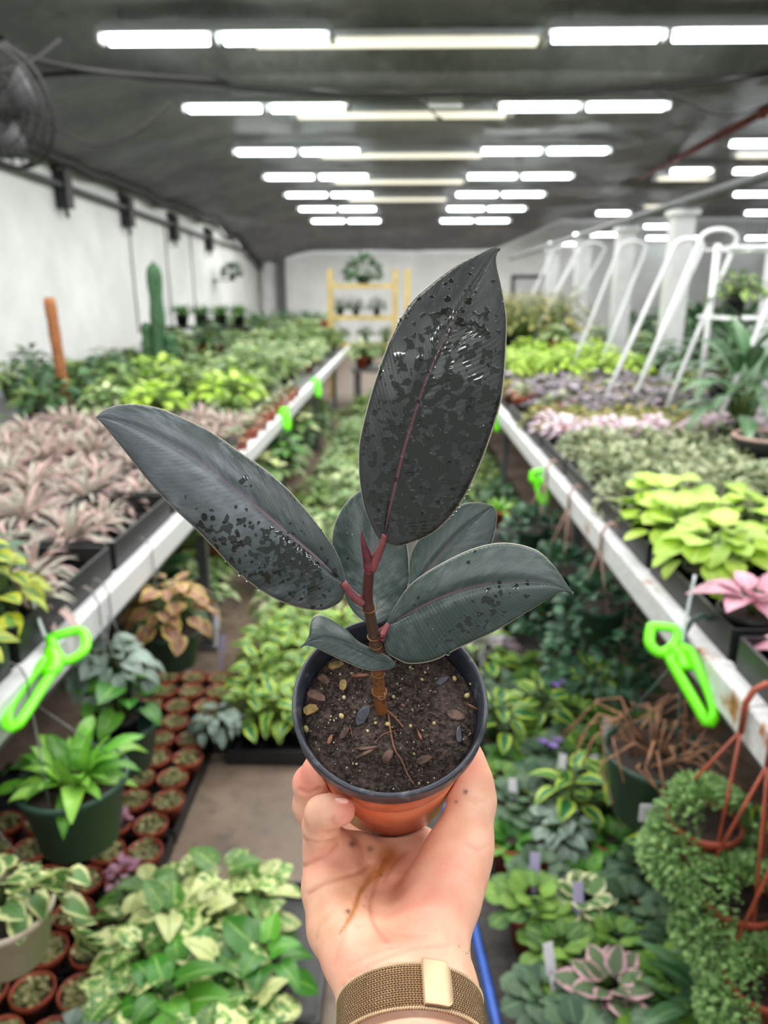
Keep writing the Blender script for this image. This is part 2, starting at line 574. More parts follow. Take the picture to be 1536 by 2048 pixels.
# ---------------------------------------------------------------- benches
def bench(name, x_rail, x_far, y0, y1, side, label, railm):
    r = empty(name, ((x_rail + x_far) / 2, (y0 + y1) / 2, 0), 0, label, 'bench')
    og = r.location
    xm = (x_rail + x_far) / 2; L = y1 - y0; ym = (y0 + y1) / 2
    W = abs(x_far - x_rail)
    m = MB(); m.box((xm, ym, .775), (W - .02, L, .03)); m.build('top', M_GREYMET, r, False, og)
    m = MB(); m.box((x_rail, ym, .825), (.012, L, .075)); m.box((x_rail - side * .02, ym, .86), (.045, L, .010)); m.build('rail', railm, r, False, og)
    m = MB(); m.box((x_far, ym, .82), (.02, L, .08)); m.build('back_rail', M_WHITEPAINT, r, False, og)
    for y in np.arange(y0 + .3, y1, 2.4):
        for x in (x_rail - side * .12, x_far + side * .1):
            m = MB(); m.box((x, y, .38), (.045, .045, .76)); m.box((x, y, .01), (.09, .09, .02)); m.build('leg', M_GREYMET, r, False, og)
        m = MB(); m.box((xm, y, .73), (W - .1, .05, .05)); m.build('crossbar', M_GREYMET, r, False, og)
    return r


bench('bench', -.80, -4.1, .55, 12.2, 1, 'long left bench with a clean white rail along the aisle', M_RAIL2)
bench('bench', -1.45, -4.1, 13.5, 20.0, 1, 'second left bench farther back, beyond the yellow rack', M_RAIL2)
bench('bench', .70, 2.55, .55, 16.5, -1, 'long right bench with a rust-stained white rail along the aisle', M_RAIL)
# blue hose along the walkway
m = MB(); m.tube([(.345 - .09 * y + .01 * math.sin(y * 1.3), y, .013) for y in np.linspace(.5, 3.2, 40)], .012, 8)
thing1('hose', m, M_BLUE, 'thin blue hose lying along the walkway floor', 'hose')
# dark ground cloth on the right half of the walkway
m = gridmesh(lambda a, b: (.02 + a * 1.0 + .01 * math.sin(b * 40), .4 + b * 9, .003 + .004 * (noise.noise((a * 6, b * 40, 0)) + .6)), 8, 60)
mt = thing1('ground_cloth', m, plain('ground_cloth_weave', lin(58, 54, 52), .8, var=.2, scale=60), 'dark ground cloth under the hose and violets', 'cloth')
so = mt.modifiers.new('thickness', 'SOLIDIFY'); so.thickness = .002

# white posts between the bays, with the rail they carry
for i, (px, d) in enumerate(((1428, 5.7), (1255, 7.9), (1170, 9.8), (1103, 12.0), (1062, 14.4))):
    m = MB(); m.box((0, 0, 1.2), (.20, .20, 2.4)); m.box((0, 0, 2.42), (.26, .26, .05)); m.box((0, 0, .06), (.28, .28, .12))
    thing1('post', m, M_WHITEPAINT, f'square white post right of the right bench, {ORD[i]} from the front', 'post', 'white posts', False, (2.78, d, 0))
m = MB(); m.tube([(2.78, 3.0, 2.52), (2.78, 20, 2.52)], .045, 8)
thing1('overhead_rail', m, M_GREYMET, 'grey rail carried on the tops of the white posts', 'rail')
# leaning white hoops on the right bench
hoops = [(1190, 620, 1238, 498, 7.2, .13), (1275, 655, 1348, 494, 5.2, .10), (1325, 660, 1400, 480, 4.9, .12), (1105, 600, 1160, 500, 9, .15), (1060, 600, 1105, 505, 10.5, .16), (1490, 720, 1560, 560, 4.2, .12)]
for i, (ax_, ay, bx_, by, d, wd) in enumerate(hoops):
    A = cpt(ax_, ay, d); B = cpt(bx_, by, d)
    A = B + (A - B) * ((B.z - .795) / (B.z - A.z))
    pts = [A, A.lerp(B, .5), B]
    n_ = 10
    for k in range(1, n_): pts.append(B + Vector((wd * (1 - math.cos(PI * k / n_)), 0, wd * .9 * math.sin(PI * k / n_) * (.6))))
    pts += [B + Vector((2 * wd, 0, 0)), A.lerp(B, .5) + Vector((2 * wd, 0, 0)), A + Vector((2 * wd, 0, 0))]
    m = MB(); m.tube(pts, .016, 8)
    thing1('hoop', m, M_WHITEPAINT, f'white bent tube hoop leaning over the right bench, {ORD[i]} listed from the middle', 'hoop')
hl = ['white tube hoop leaning in front of the second white post', 'tall white tube hoop leaning just left of the nearest white post', 'white tube hoop leaning against the nearest white post', 'white tube hoop leaning by the third white post', 'farthest white tube hoop, near the back wall', 'white tube hoop at the right edge of the picture beside the hanging plants']
for o, l in zip([o for o in bpy.data.objects if o.name.startswith('hoop')], hl): o['label'] = l

# yellow steel stand at the far end
ys = empty('rack', (-.45, 12.6, 0), 0, 'yellow steel rack at the far end of the aisle with a dark plant on top', 'rack')
for i, x in enumerate((-.70, .36, .56)):
    m = MB(); m.box((x, 0, 1.02), (.09, .07, 2.04)); m.box((x, 0, .02), (.14, .14, .04)); m.build('upright', M_YELLOW, ys, False)
for z in (1.78, 1.28, .85):
    m = MB(); m.box((-.16, 0, z), (1.06, .05, .07)); m.build('shelf_bar', M_YELLOW, ys, False)
    m = MB(); m.box((-.16, .25, z + .01), (1.0, .5, .02)); m.build('shelf', M_GREYMET, ys, False)

# low bench across the end of the aisle
cb = empty('cross_bench', (-.08, 11.2, 0), 0, 'low cross bench with plants closing the far end of the aisle', 'bench')
m = MB(); m.box((0, 0, .60), (1.24, 1.1, .04)); m.build('top', M_GREYMET, cb, False)
for x in (-.56, .56):
    for y in (-.5, .5):
        m = MB(); m.box((x, y, .29), (.05, .05, .58)); m.build('leg', M_GREYMET, cb, False)

bench('bench', 3.15, 4.6, 4.2, 16.0, -1, 'bench in the right-hand bay beyond the white posts', M_RAIL2)

# ================================================================ PLANTS OF THE GREENHOUSE
def leaf_mat(name, c1, c2, mode='plain', c3=None, rough=.42, trans=.22, amt=.5):
    t = NT(name)
    u, v = t.uv()
    au = t.math('ABSOLUTE', t.math('SUBTRACT', u, .5))
    oi = t.n('ShaderNodeObjectInfo')
    rn = t.math('FRACT', t.math('ADD', t.attr('rnd'), oi.outputs['Random']))
    cmb = t.n('ShaderNodeCombineXYZ')
    t.set(cmb.inputs[0], t.math('ADD', u, t.math('MULTIPLY', rn, 37.0)))
    t.set(cmb.inputs[1], t.math('MULTIPLY', v, 1.5))
    t.set(cmb.inputs[2], t.math('MULTIPLY', rn, 11.0))
    ns = t.noise(cmb.outputs[0], 3.2, 4, .65)
    fine = t.noise(cmb.outputs[0], 12, 3, .6)
    if mode == 'plain':
        c = t.mix(t.ramp(rn, 0, 1), c1, c2)
    elif mode == 'marble':
        thr = t.math('ADD', t.math('MULTIPLY', rn, .34), .5 - .17 - .1 * (amt - .5) * 2)
        d_ = t.math('SUBTRACT', ns, thr)
        c = t.mix(t.ramp(d_, -.03, .05), c1, c2)
        c = t.mix(t.ramp(fine, .55, .62, 0, .5), c, c2)
    elif mode == 'edge':
        e = t.math('ADD', au, t.math('MULTIPLY', t.math('SUBTRACT', ns, .5), .35))
        c = t.mix(t.ramp(e, .5 - amt * .5, .5 - amt * .5 + .08), c1, c2)
    elif mode == 'center':
        e = t.math('ADD', au, t.math('MULTIPLY', t.math('SUBTRACT', ns, .5), .3))
        c = t.mix(t.ramp(e, amt * .5, amt * .5 + .09), c2, c1)
    elif mode == 'mixed':        # individual leaves of either colour
        c = t.mix(t.ramp(rn, amt - .12, amt + .12), c1, c2)
    elif mode == 'veins':
        ph = t.math('SINE', t.math('MULTIPLY', t.math('SUBTRACT', v, t.math('MULTIPLY', au, .7)), 46.0))
        c = t.mix(t.ramp(ph, .1, .8, 0, .8), c1, c2)
    if c3 is not None:
        c = t.mix(t.ramp(au, .055, .02), c, c3)
    hue = t.n('ShaderNodeHueSaturation')
    t.set(hue.inputs['Color'], c)
    t.set(hue.inputs['Value'], t.math('ADD', .74, t.math('MULTIPLY', t.math('FRACT', t.math('MULTIPLY', rn, 7.3)), .5)))
    hc = hue.outputs[0]
    t.P(Base__Color=hc, Roughness=rough)
    vein = t.math('SINE', t.math('MULTIPLY', t.math('SUBTRACT', v, t.math('MULTIPLY', au, .6)), 60.0))
    h = t.math('SUBTRACT', t.math('MULTIPLY', vein, .15), t.ramp(au, .05, .0))
    t.bump(h, .35, .004)
    if trans:
        tr = t.n('ShaderNodeBsdfTranslucent')
        t.set(tr.inputs[0], hc)
        mx = t.n('ShaderNodeMixShader')
        mx.inputs[0].default_value = trans
        t.t.links.new(t.p.outputs[0], mx.inputs[1])
        t.t.links.new(tr.outputs[0], mx.inputs[2])
        t.t.links.new(mx.outputs[0], t.out.inputs[0])
    return t.m


def width(shape, t):
    if shape == 'ovate': return max(0.0, math.sin(PI * t ** .72)) ** .85
    if shape == 'heart': return max(0.0, math.sin(PI * min(1, .10 + .9 * t ** .62))) ** .75
    if shape == 'lance': return max(0.0, math.sin(PI * t ** .85)) ** 1.1
    if shape == 'strap': return min(1, .45 + 3 * t) * (1 - t ** 4)
    if shape == 'round': return math.sqrt(max(0.0, 1 - (2 * t - 1) ** 2))
    return 1


def leaf_tpl(L, W, shape='ovate', nt=5, nx=2, fold=.25, droop=.6, wave=0.0, seed=0, curl=0.0):
    """leaf lying along +Y, face up; returns V, F, UV"""
    q = random.Random(seed)
    V, UV, Fc = [], [], []
    y = z = 0.0
    ph = q.uniform(0, 6)
    for i in range(nt + 1):
        t_ = i / nt
        a = -droop * t_ + curl
        if i:
            y += math.cos(a) * L / nt; z += math.sin(a) * L / nt
        w_ = max(.015, width(shape, t_)) * W / 2
        if i == 0 and shape == 'heart': w_ = W * .22
        for j in range(-nx, nx + 1):
            s = j / nx
            back = -.13 * L * abs(s) ** 1.2 if shape == 'heart' and i <= 1 else 0
            V.append((s * w_, y + back, z + fold * abs(s) * w_ + wave * L * math.sin(t_ * 9 + ph + (2 if s > 0 else 0)) * abs(s)))
            UV.append((.5 + s / 2, t_))
    k = 2 * nx + 1
    for i in range(nt):
        for j in range(k - 1): Fc.append((i * k + j, i * k + j + 1, (i + 1) * k + j + 1, (i + 1) * k + j))
    return np.array(V), Fc, UV


def tpl_mesh(name, tpl, mat):
    me = bpy.data.meshes.new(name)
    V, Fc, UV = tpl
    me.from_pydata(V.tolist(), [], Fc)
    ul = me.uv_layers.new(name='UVMap')
    li = np.zeros(len(me.loops), dtype=np.int32); me.loops.foreach_get('vertex_index', li)
    ul.data.foreach_set('uv', np.array(UV, dtype=np.float32)[li].ravel())
    me.materials.append(mat)
    me.polygons.foreach_set('use_smooth', np.ones(len(me.polygons), dtype=bool))
    return me


def leaf_M(base, az, el, roll=0.0, s=1.0):
    return Matrix.Translation(base) @ Matrix.Rotation(az, 4, 'Z') @ Matrix.Rotation(el, 4, 'X') @ Matrix.Rotation(roll, 4, 'Y') @ Matrix.Scale(s, 4)


def join_leaves(name, tpls, placed, mat, rs):
    """one mesh of many leaves; placed = [(template index, matrix)]; 'rnd' differs from leaf to leaf"""
    VV, FF, UU, RR, n = [], [], [], [], 0
    for ti, M in placed:
        V, Fc, UV = tpls[ti]
        A = np.array(M)
        VV.append(V @ A[:3, :3].T + A[:3, 3])
        FF.extend([tuple(i + n for i in f) for f in Fc])
        UU.extend(UV)
        RR.append(np.full(len(V), rs.random()))
        n += len(V)
    VV = np.concatenate(VV)
    me = bpy.data.meshes.new(name)
    me.from_pydata(VV.tolist(), [], FF)
    ul = me.uv_layers.new(name='UVMap')
    li = np.zeros(len(me.loops), dtype=np.int32); me.loops.foreach_get('vertex_index', li)
    ul.data.foreach_set('uv', np.array(UU, dtype=np.float32)[li].ravel())
    at = me.attributes.new('rnd', 'FLOAT', 'POINT')
    at.data.foreach_set('value', np.concatenate(RR).astype(np.float32))
    me.materials.append(mat)
    me.polygons.foreach_set('use_smooth', np.ones(len(me.polygons), dtype=bool))
    return me


# --- arrangements: lists of (base, azimuth, elevation, roll, scale)
def a_dome(q, n, R, H, z0, el=(-.3, .7), s=(.75, 1.1)):
    out = []
    for i in range(n):
        f = (i + .5) / n
        r = R * math.sqrt(f) * q.uniform(.85, 1.1)
        a = i * 2.39996 + q.uniform(-.3, .3)
        z = z0 + H * (1 - f * .75) * q.uniform(.75, 1.05)
        e = el[1] + (el[0] - el[1]) * f + q.uniform(-.25, .25)
        out.append((Vector((r * math.cos(a) * .7, r * math.sin(a) * .7, z)), a - PI / 2 + q.uniform(-.5, .5), e, q.uniform(-.35, .35), q.uniform(*s)))
    return out


def a_rosette(q, n, z0, el=(.1, 1.1), r0=.012, s=(.8, 1.1)):
    out = []
    for i in range(n):
        f = i / max(1, n - 1)
        a = i * 2.39996 + q.uniform(-.2, .2)
        out.append((Vector((r0 * math.cos(a), r0 * math.sin(a), z0)), a - PI / 2, el[0] + (el[1] - el[0]) * f + q.uniform(-.12, .12), q.uniform(-.15, .15), q.uniform(*s) * (1 - .35 * f)))
    return out


def a_mound(q, n, R, H, z0, s=(.7, 1.2), drop=0.0):
    out = []
    for i in range(n):
        th = math.acos(1 - (i + .5) / n * 1.15)
        a = i * 2.39996 + q.uniform(-.3, .3)
        rr_ = q.uniform(.75, 1.05)
        p = Vector((R * rr_ * math.sin(th) * math.cos(a), R * rr_ * math.sin(th) * math.sin(a), z0 + H * rr_ * math.cos(th) - drop * max(0, math.sin(th) - .6)))
        out.append((p, a - PI / 2 + q.uniform(-.9, .9), PI / 2 - th + q.uniform(-.9, .4), q.uniform(-.6, .6), q.uniform(*s)))
    return out


POT_CACHE = {}


def pot_meshes(kind):
    """(pot mesh, soil mesh, height) of a container"""
    if kind in POT_CACHE: return POT_CACHE[kind]
    spec = {'terra10': (.034, .049, .085, M_ORANGEPL), 'black10': (.034, .048, .085, M_BLACKPL), 'black15': (.056, .075, .13, M_BLACKPL), 'black20': (.08, .105, .17, M_BLACKPL), 'terra15': (.055, .075, .12, M_ORANGEPL),
            'green25': (.098, .132, .185, M_GREENPL), 'green20': (.07, .098, .14, M_GREENPL), 'beige18': (.078, .102, .135, M_BEIGEPL), 'terra13': (.050, .072, .085, M_ORANGEPL), 'black_box': (.10, .125, .19, M_BLACKPL), 'bowl': (.09, .15, .11, M_BLACKPL)}[kind]
    rb_, rt, h, mt = spec
    n = 20 if rt < .09 else 32
    m = MB()
    m.lathe([(.001, 0), (rb_, 0), (rt * .955, h - .018), (rt * 1.03, h - .017), (rt * 1.04, h - .001), (rt * 1.0, h + .001), (rt * .93, h - .006), (rt * .92, h - .03), (rt * .90, h - .03)], n)
    pm = m.mesh('pot', mt, True)
    m = MB()
    vs, fs = [(0, 0, h - .012)], []
    nr = 4
    for i in range(1, nr + 1):
        for k in range(n):
            a = 2 * PI * k / n; r = rt * .925 * i / nr
            vs.append((r * math.cos(a), r * math.sin(a), h - .014 + .004 * noise.noise((r * 60 * math.cos(a), r * 60 * math.sin(a), rt * 90))))
    for k in range(n): fs.append((0, 1 + k, 1 + (k + 1) % n))
    for i in range(nr - 1):
        for k in range(n): fs.append((1 + i * n + k, 1 + (i + 1) * n + k, 1 + (i + 1) * n + (k + 1) % n, 1 + i * n + (k + 1) % n))
    m.add(vs, fs)
    POT_CACHE[kind] = (pm, m.mesh('soil', M_BSOIL, True), h)
    return POT_CACHE[kind]


class Kind:
    """a sort of plant: a few variants, each a list of (part name, mesh, matrix, stuff?)"""

    def __init__(s, name, cat, pot, tpls, mat, arr, single, nvar=2, stems=False, extra=None, seed=0, smat=None):
        s.name, s.cat = name, cat
        s.vars = []
        h = 0
        pm = None
        if pot: pm, sm_, h = pot_meshes(pot)
        lmeshes = [tpl_mesh('leaf', tp, mat) for tp in tpls] if single else None
        for k in range(nvar):
            q = random.Random(seed * 100 + k)
            lst = arr(q, h - .012 if pot else 0)
            parts = []
            if pot: parts += [('pot', pm, None, False), ('soil', sm_, None, False)]
            pl = [(q.randrange(len(tpls)), leaf_M(b, a, e, r, sc)) for (b, a, e, r, sc) in lst]
            if single:
                for ti, M in pl: parts.append(('leaf', lmeshes[ti], M, False))
            else:
                parts.append(('foliage', join_leaves('foliage', tpls, pl, mat, q), None, True))
            if stems:
                m = MB()
                zb = h - .015 if pot else 0
                for ti, M in pl:
                    p = M.translation
                    m.tube([Vector((p.x * .15, p.y * .15, zb)), Vector((p.x * .6, p.y * .6, zb + (p.z - zb) * .7)), p], [.0028, .0022, .0015], 4)
                parts.append(('stem', m.mesh('stem', smat or M_STEMG, True), None, True))
            if extra: parts += extra(q, h)
            s.vars.append(parts)

    def place(s, loc, rz, sc, label, group=None, var=None, tilt=None, name=None):
        parts = s.vars[(var if var is not None else random.randrange(len(s.vars))) % len(s.vars)]
        r = empty(name or s.name, loc, rz, label, s.cat, group)
        r.scale = (sc, sc, sc)
        if tilt: r.rotation_euler = (tilt[0], tilt[1], rz)
        pot_ = None
        for (nm, me, M, stuff) in parts:
            o = bpy.data.objects.new(nm, me)
            COL.objects.link(o)
            o.parent = r
            if M is not None: o.matrix_local = M
            if stuff: o['kind'] = 'stuff'
        return r


M_STEMG = plain('green_stem', lin(96, 122, 60), .5, var=.2, scale=40)
g = lin
TP = leaf_tpl
V3 = lambda L, W, sh, **k: [TP(L, W, sh, seed=i, droop=k.get('droop', .6) * (.7 + .3 * i), **{a: b for a, b in k.items() if a != 'droop'}) for i in range(3)]

mt_pink = leaf_mat('pink_silver_leaf', g(184, 156, 150), g(164, 162, 148), 'mixed', g(204, 188, 184), trans=.2, rough=.5)
mt_gold = leaf_mat('gold_leaf', g(178, 186, 40), g(104, 150, 44), 'center', amt=.25, trans=.2)
mt_green = leaf_mat('mid_green_leaf', g(72, 112, 40), g(136, 162, 80), 'plain', g(156, 190, 116))
mt_dark = leaf_mat('dark_green_leaf', g(40, 80, 46), g(70, 112, 64), 'plain', g(70, 110, 72), trans=.12)
mt_pale = leaf_mat('pale_marbled_leaf', g(92, 140, 72), g(198, 212, 156), 'marble', trans=.2)
mt_lime = leaf_mat('lime_leaf', g(158, 200, 52), g(190, 220, 92), 'plain', g(206, 230, 120), trans=.25)
mt_greyv = leaf_mat('grey_variegated_leaf', g(104, 124, 88), g(176, 182, 142), 'marble', trans=.15)
mt_blush = leaf_mat('blush_leaf', g(214, 188, 202), g(236, 222, 232), 'plain', g(188, 160, 172), trans=.25)
mt_purple = leaf_mat('purple_grey_leaf', g(96, 84, 92), g(160, 152, 164), 'marble', g(92, 52, 60), trans=.1)
mt_olive = leaf_mat('olive_leaf', g(108, 124, 52), g(160, 150, 84), 'mixed', trans=.2)
mt_palm = leaf_mat('palm_leaf', g(46, 86, 50), g(86, 124, 84), 'plain', g(120, 150, 112), trans=.12, rough=.3)
mt_pinkleaf = leaf_mat('pink_leaf', g(204, 146, 164), g(104, 60, 68), 'edge', g(228, 176, 188), amt=.16, trans=.15)
mt_violet = leaf_mat('fuzzy_green_leaf', g(62, 104, 40), g(112, 152, 54), 'plain', g(134, 168, 84), trans=.15, rough=.6)
mt_violetd = leaf_mat('fuzzy_dark_leaf', g(42, 72, 50), g(76, 104, 72), 'plain', g(96, 124, 88), trans=.1, rough=.55)
mt_violetv = leaf_mat('fuzzy_cream_leaf', g(86, 122, 66), g(216, 216, 170), 'edge', amt=.4, trans=.15, rough=.6)
mt_violetp = leaf_mat('fuzzy_pink_edge_leaf', g(88, 110, 74), g(206, 164, 172), 'edge', amt=.42, trans=.12, rough=.6)
mt_sedum = leaf_mat('sedum_leaf', g(98, 140, 74), g(142, 178, 108), 'plain', trans=.2)
mt_ivy = leaf_mat('ivy_leaf', g(38, 78, 52), g(74, 116, 84), 'mixed', amt=.6, trans=.1)
mt_pothos = leaf_mat('marbled_pothos_leaf', g(62, 120, 38), g(210, 218, 150), 'marble', g(150, 186, 100), trans=.22, rough=.35, amt=.48)
mt_pothosg = leaf_mat('green_pothos_leaf', g(48, 112, 34), g(92, 154, 52), 'plain', g(126, 176, 78), trans=.22, rough=.3)
mt_limev = leaf_mat('lime_edged_leaf', g(44, 110, 58), g(178, 204, 74), 'edge', amt=.5, trans=.2, rough=.35)
mt_coleus = leaf_mat('bronze_leaf', g(142, 100, 78), g(198, 176, 96), 'edge', g(176, 132, 116), amt=.36, trans=.2)
mt_silver = leaf_mat('silver_leaf', g(112, 134, 122), g(158, 176, 162), 'veins', g(86, 110, 96), trans=.1)
mt_fern = leaf_mat('bright_fern_leaf', g(80, 150, 40), g(136, 190, 72), 'plain', g(150, 196, 92), trans=.25, rough=.3)
mt_fern2 = leaf_mat('crinkled_leaf', g(46, 104, 36), g(88, 146, 46), 'plain', g(112, 160, 72), trans=.2)
mt_seed = leaf_mat('seedling_leaf', g(112, 116, 66), g(166, 160, 110), 'mixed', trans=.1)
mt_seedp = leaf_mat('pink_seedling_leaf', g(168, 116, 140), g(196, 160, 180), 'plain', trans=.15)
mt_petal = leaf_mat('violet_petal', g(120, 92, 176), g(156, 134, 200), 'plain', trans=.2)
mt_redleaf = leaf_mat('red_bract', g(168, 66, 44), g(198, 104, 66), 'plain', trans=.15)
mt_grass = leaf_mat('grassy_leaf', g(48, 96, 40), g(110, 156, 72), 'plain', trans=.2)
mt_cactus = plain('cactus_skin', lin(70, 112, 74), .55, var=.2, scale=20)


def flowers(n, R, z, mat, r=.012):
    tp = TP(r * 1.6, r * 1.5, 'round', nt=4, nx=1, fold=.3, droop=.2)
    def fn(q, h):
        pl = []
        for _ in range(n):
            a = q.uniform(0, 6.28); rr_ = R * math.sqrt(q.random())
            p = Vector((rr_ * math.cos(a), rr_ * math.sin(a), h + z * q.uniform(.8, 1.1)))
            for k in range(5): pl.append((0, leaf_M(p, 2 * PI * k / 5, .35)))
        return [('flower', join_leaves('flower', [tp], pl, mat, q), None, True)]
    return fn


K = {}
K['pink'] = Kind('bromeliad', 'plant', 'black10', V3(.20, .020, 'strap', nt=6, nx=1, fold=.5, droop=1.5, curl=.35), mt_pink, lambda q, z: a_rosette(q, 44, z, (.1, 1.35)), False, 3, seed=1)
K['gold'] = Kind('golden_shrub', 'plant', 'black15', V3(.062, .046, 'ovate', droop=.7), mt_gold, lambda q, z: a_dome(q, 34, .13, .2, z, (-.5, .6)), True, 1, True, seed=2)
K['green'] = Kind('leafy_plant', 'plant', 'black15', V3(.11, .055, 'ovate', droop=.9), mt_green, lambda q, z: a_dome(q, 60, .24, .2, z), False, 3, True, seed=3)
K['dark'] = Kind('leafy_plant', 'plant', 'black15', V3(.13, .06, 'ovate', droop=.9), mt_dark, lambda q, z: a_dome(q, 50, .24, .24, z), False, 2, True, seed=4)
K['pale'] = Kind('leafy_plant', 'plant', 'terra15', V3(.09, .05, 'ovate', droop=.8), mt_pale, lambda q, z: a_dome(q, 64, .23, .17, z), False, 3, True, seed=5)
K['fine'] = Kind('fern', 'fern', 'black15', V3(.2, .028, 'lance', nt=6, nx=1, droop=1.4, curl=.3), mt_green, lambda q, z: a_rosette(q, 60, z, (.1, 1.2)), False, 2, seed=6)
K['lime'] = Kind('lime_plant', 'plant', 'black15', V3(.088, .078, 'round', nt=6, droop=.7, fold=.12), mt_lime, lambda q, z: a_dome(q, 30, .16, .14, z, (-.4, .5)), True, 2, True, seed=7)
K['limefar'] = Kind('lime_plant', 'plant', 'black15', V3(.10, .06, 'ovate', droop=.8), mt_lime, lambda q, z: a_dome(q, 70, .24, .16, z), False, 2, True, seed=8)
K['greyv'] = Kind('variegated_plant', 'plant', 'black10', V3(.032, .022, 'ovate', nt=4, nx=1, droop=.5), mt_greyv, lambda q, z: a_mound(q, 150, .105, .085, z), False, 3, seed=9)
K['blush'] = Kind('blush_plant', 'plant', 'black10', V3(.045, .036, 'ovate', nt=4, droop=.5), mt_blush, lambda q, z: a_dome(q, 40, .11, .09, z, (-.2, .8)), False, 2, seed=10)
K['purple'] = Kind('purple_plant', 'plant', 'terra10', V3(.065, .058, 'ovate', droop=.6, wave=.04), mt_purple, lambda q, z: a_dome(q, 36, .13, .10, z, (-.4, .6)), False, 3, True, seed=11)
K['olive'] = Kind('olive_plant', 'plant', 'black20', V3(.10, .045, 'ovate', droop=.9), mt_olive, lambda q, z: a_dome(q, 90, .30, .42, z), False, 2, True, seed=12)
K['olivelow'] = Kind('olive_plant', 'plant', 'terra10', V3(.035, .025, 'ovate', nt=4, nx=1), mt_olive, lambda q, z: a_mound(q, 90, .11, .07, z), False, 2, seed=13)
K['palm'] = Kind('broadleaf_plant', 'plant', 'black20', V3(.30, .085, 'lance', nt=7, droop=1.2, curl=.2), mt_palm, lambda q, z: a_dome(q, 26, .22, .32, z, (-.1, 1.1)), True, 1, True, seed=14)
K['pinkleaf'] = Kind('pink_plant', 'plant', 'black15', V3(.125, .092, 'ovate', nt=6, droop=.7, fold=.2), mt_pinkleaf, lambda q, z: a_rosette(q, 15, z + .05, (.05, .9), .03), True, 1, True, seed=15)
VL = V3(.062, .054, 'round', nt=5, droop=.5, fold=-.12, wave=.02)
va = lambda q, z: [(b + Vector((math.cos(a + PI / 2), math.sin(a + PI / 2), 0)) * .034 * max(.1, 1.2 - e) + Vector((0, 0, .02 + .02 * e)), a, e * .6, r, s) for (b, a, e, r, s) in a_rosette(q, 28, z, (.0, 1.35), .01)]
K['violet'] = Kind('african_violet', 'plant', 'terra10', VL, mt_violet, va, True, 2, False, seed=16)
K['violetd'] = Kind('african_violet', 'plant', 'terra10', VL, mt_violetd, va, True, 1, False, seed=17)
K['violetf'] = Kind('african_violet', 'plant', 'terra10', VL, mt_violetd, va, True, 1, False, flowers(3, .022, .05, mt_petal, .010), seed=36)
K['violetv'] = Kind('african_violet', 'plant', 'black10', VL, mt_violetv, va, True, 1, False, seed=18)
K['violetp'] = Kind('african_violet', 'plant', 'black10', V3(.085, .06, 'ovate', nt=5, droop=.5, fold=-.1), mt_violetp, va, True, 1, False, seed=19)
K['ivy'] = Kind('trailing_ivy', 'ivy', 'green20', V3(.042, .036, 'heart', nt=4, nx=1, droop=.5), mt_ivy, lambda q, z: a_mound(q, 420, .21, .12, z - .02, drop=.55), False, 2, seed=20)
K['pothos'] = Kind('pothos', 'plant', 'black10', V3(.082, .062, 'heart', droop=.8, fold=.2, nt=6), mt_pothos, lambda q, z: a_dome(q, 16, .11, .13, z, (-.5, .7), (.7, 1.2)), True, 3, True, seed=21)
K['pothosg'] = Kind('pothos', 'plant', 'black10', V3(.082, .062, 'heart', droop=.8, fold=.2, nt=6), mt_pothosg, lambda q, z: a_dome(q, 15, .11, .13, z, (-.5, .7), (.7, 1.2)), True, 2, True, seed=22)
K['limev'] = Kind('lime_edged_plant', 'plant', 'black10', V3(.085, .042, 'ovate', droop=.7, nt=6), mt_limev, lambda q, z: a_dome(q, 20, .10, .15, z, (-.3, .9), (.7, 1.2)), True, 2, True, seed=23)
K['coleus'] = Kind('coleus', 'plant', 'green20', V3(.085, .065, 'ovate', droop=.7, wave=.04), mt_coleus, lambda q, z: a_dome(q, 54, .20, .20, z, (-.5, .5)), True, 1, True, seed=24)
K['silver'] = Kind('silver_plant', 'plant', 'black15', V3(.075, .055, 'ovate', droop=.8), mt_silver, lambda q, z: a_dome(q, 50, .17, .12, z, (-.7, .5)), False, 2, True, seed=25)
K['basketfern'] = Kind('hanging_fern', 'fern', 'green25', V3(.20, .06, 'strap', nt=8, droop=1.2, wave=.035, curl=.35), mt_fern, lambda q, z: a_rosette(q, 38, z, (.05, 1.35), .035, (.6, 1.1)), True, 1, False, seed=26)
K['sedum'] = Kind('hanging_sedum', 'plant', 'terra13', V3(.015, .010, 'ovate', nt=3, nx=1, droop=.3), mt_sedum, lambda q, z: [x for x in a_mound(q, 4200, .112, .075, z + .005, drop=.26) if not (x[0].y < -.035 and -.03 < x[0].x < .075)], False, 2, seed=27)
K['seed'] = Kind('seedling_pot', 'plant', 'terra10', V3(.015, .012, 'ovate', nt=3, nx=1), mt_seed, lambda q, z: [(Vector((.04 * math.sqrt(q.random()) * math.cos(a), .04 * math.sqrt(q.random()) * math.sin(a), z + q.uniform(.0, .012))), q.uniform(0, 6), q.uniform(-.2, 1.2), 0, q.uniform(.6, 1.2)) for a in [q.uniform(0, 6.28) for _ in range(130)]], False, 4, seed=28)
K['seedp'] = Kind('seedling_pot', 'plant', 'terra10', V3(.03, .022, 'ovate', nt=4, nx=1), mt_seedp, lambda q, z: a_dome(q, 22, .05, .07, z, (0, 1)), False, 2, seed=29)
K['grass'] = Kind('grassy_plant', 'plant', 'black20', V3(.34, .03, 'lance', nt=6, nx=1, droop=1.6, curl=.5), mt_grass, lambda q, z: a_rosette(q, 70, z, (.4, 1.4), .05), False, 2, seed=30)
K['topplant'] = Kind('dark_bush', 'plant', 'black20', V3(.12, .06, 'ovate'), mt_dark, lambda q, z: a_mound(q, 220, .3, .3, z), False, 1, seed=31)
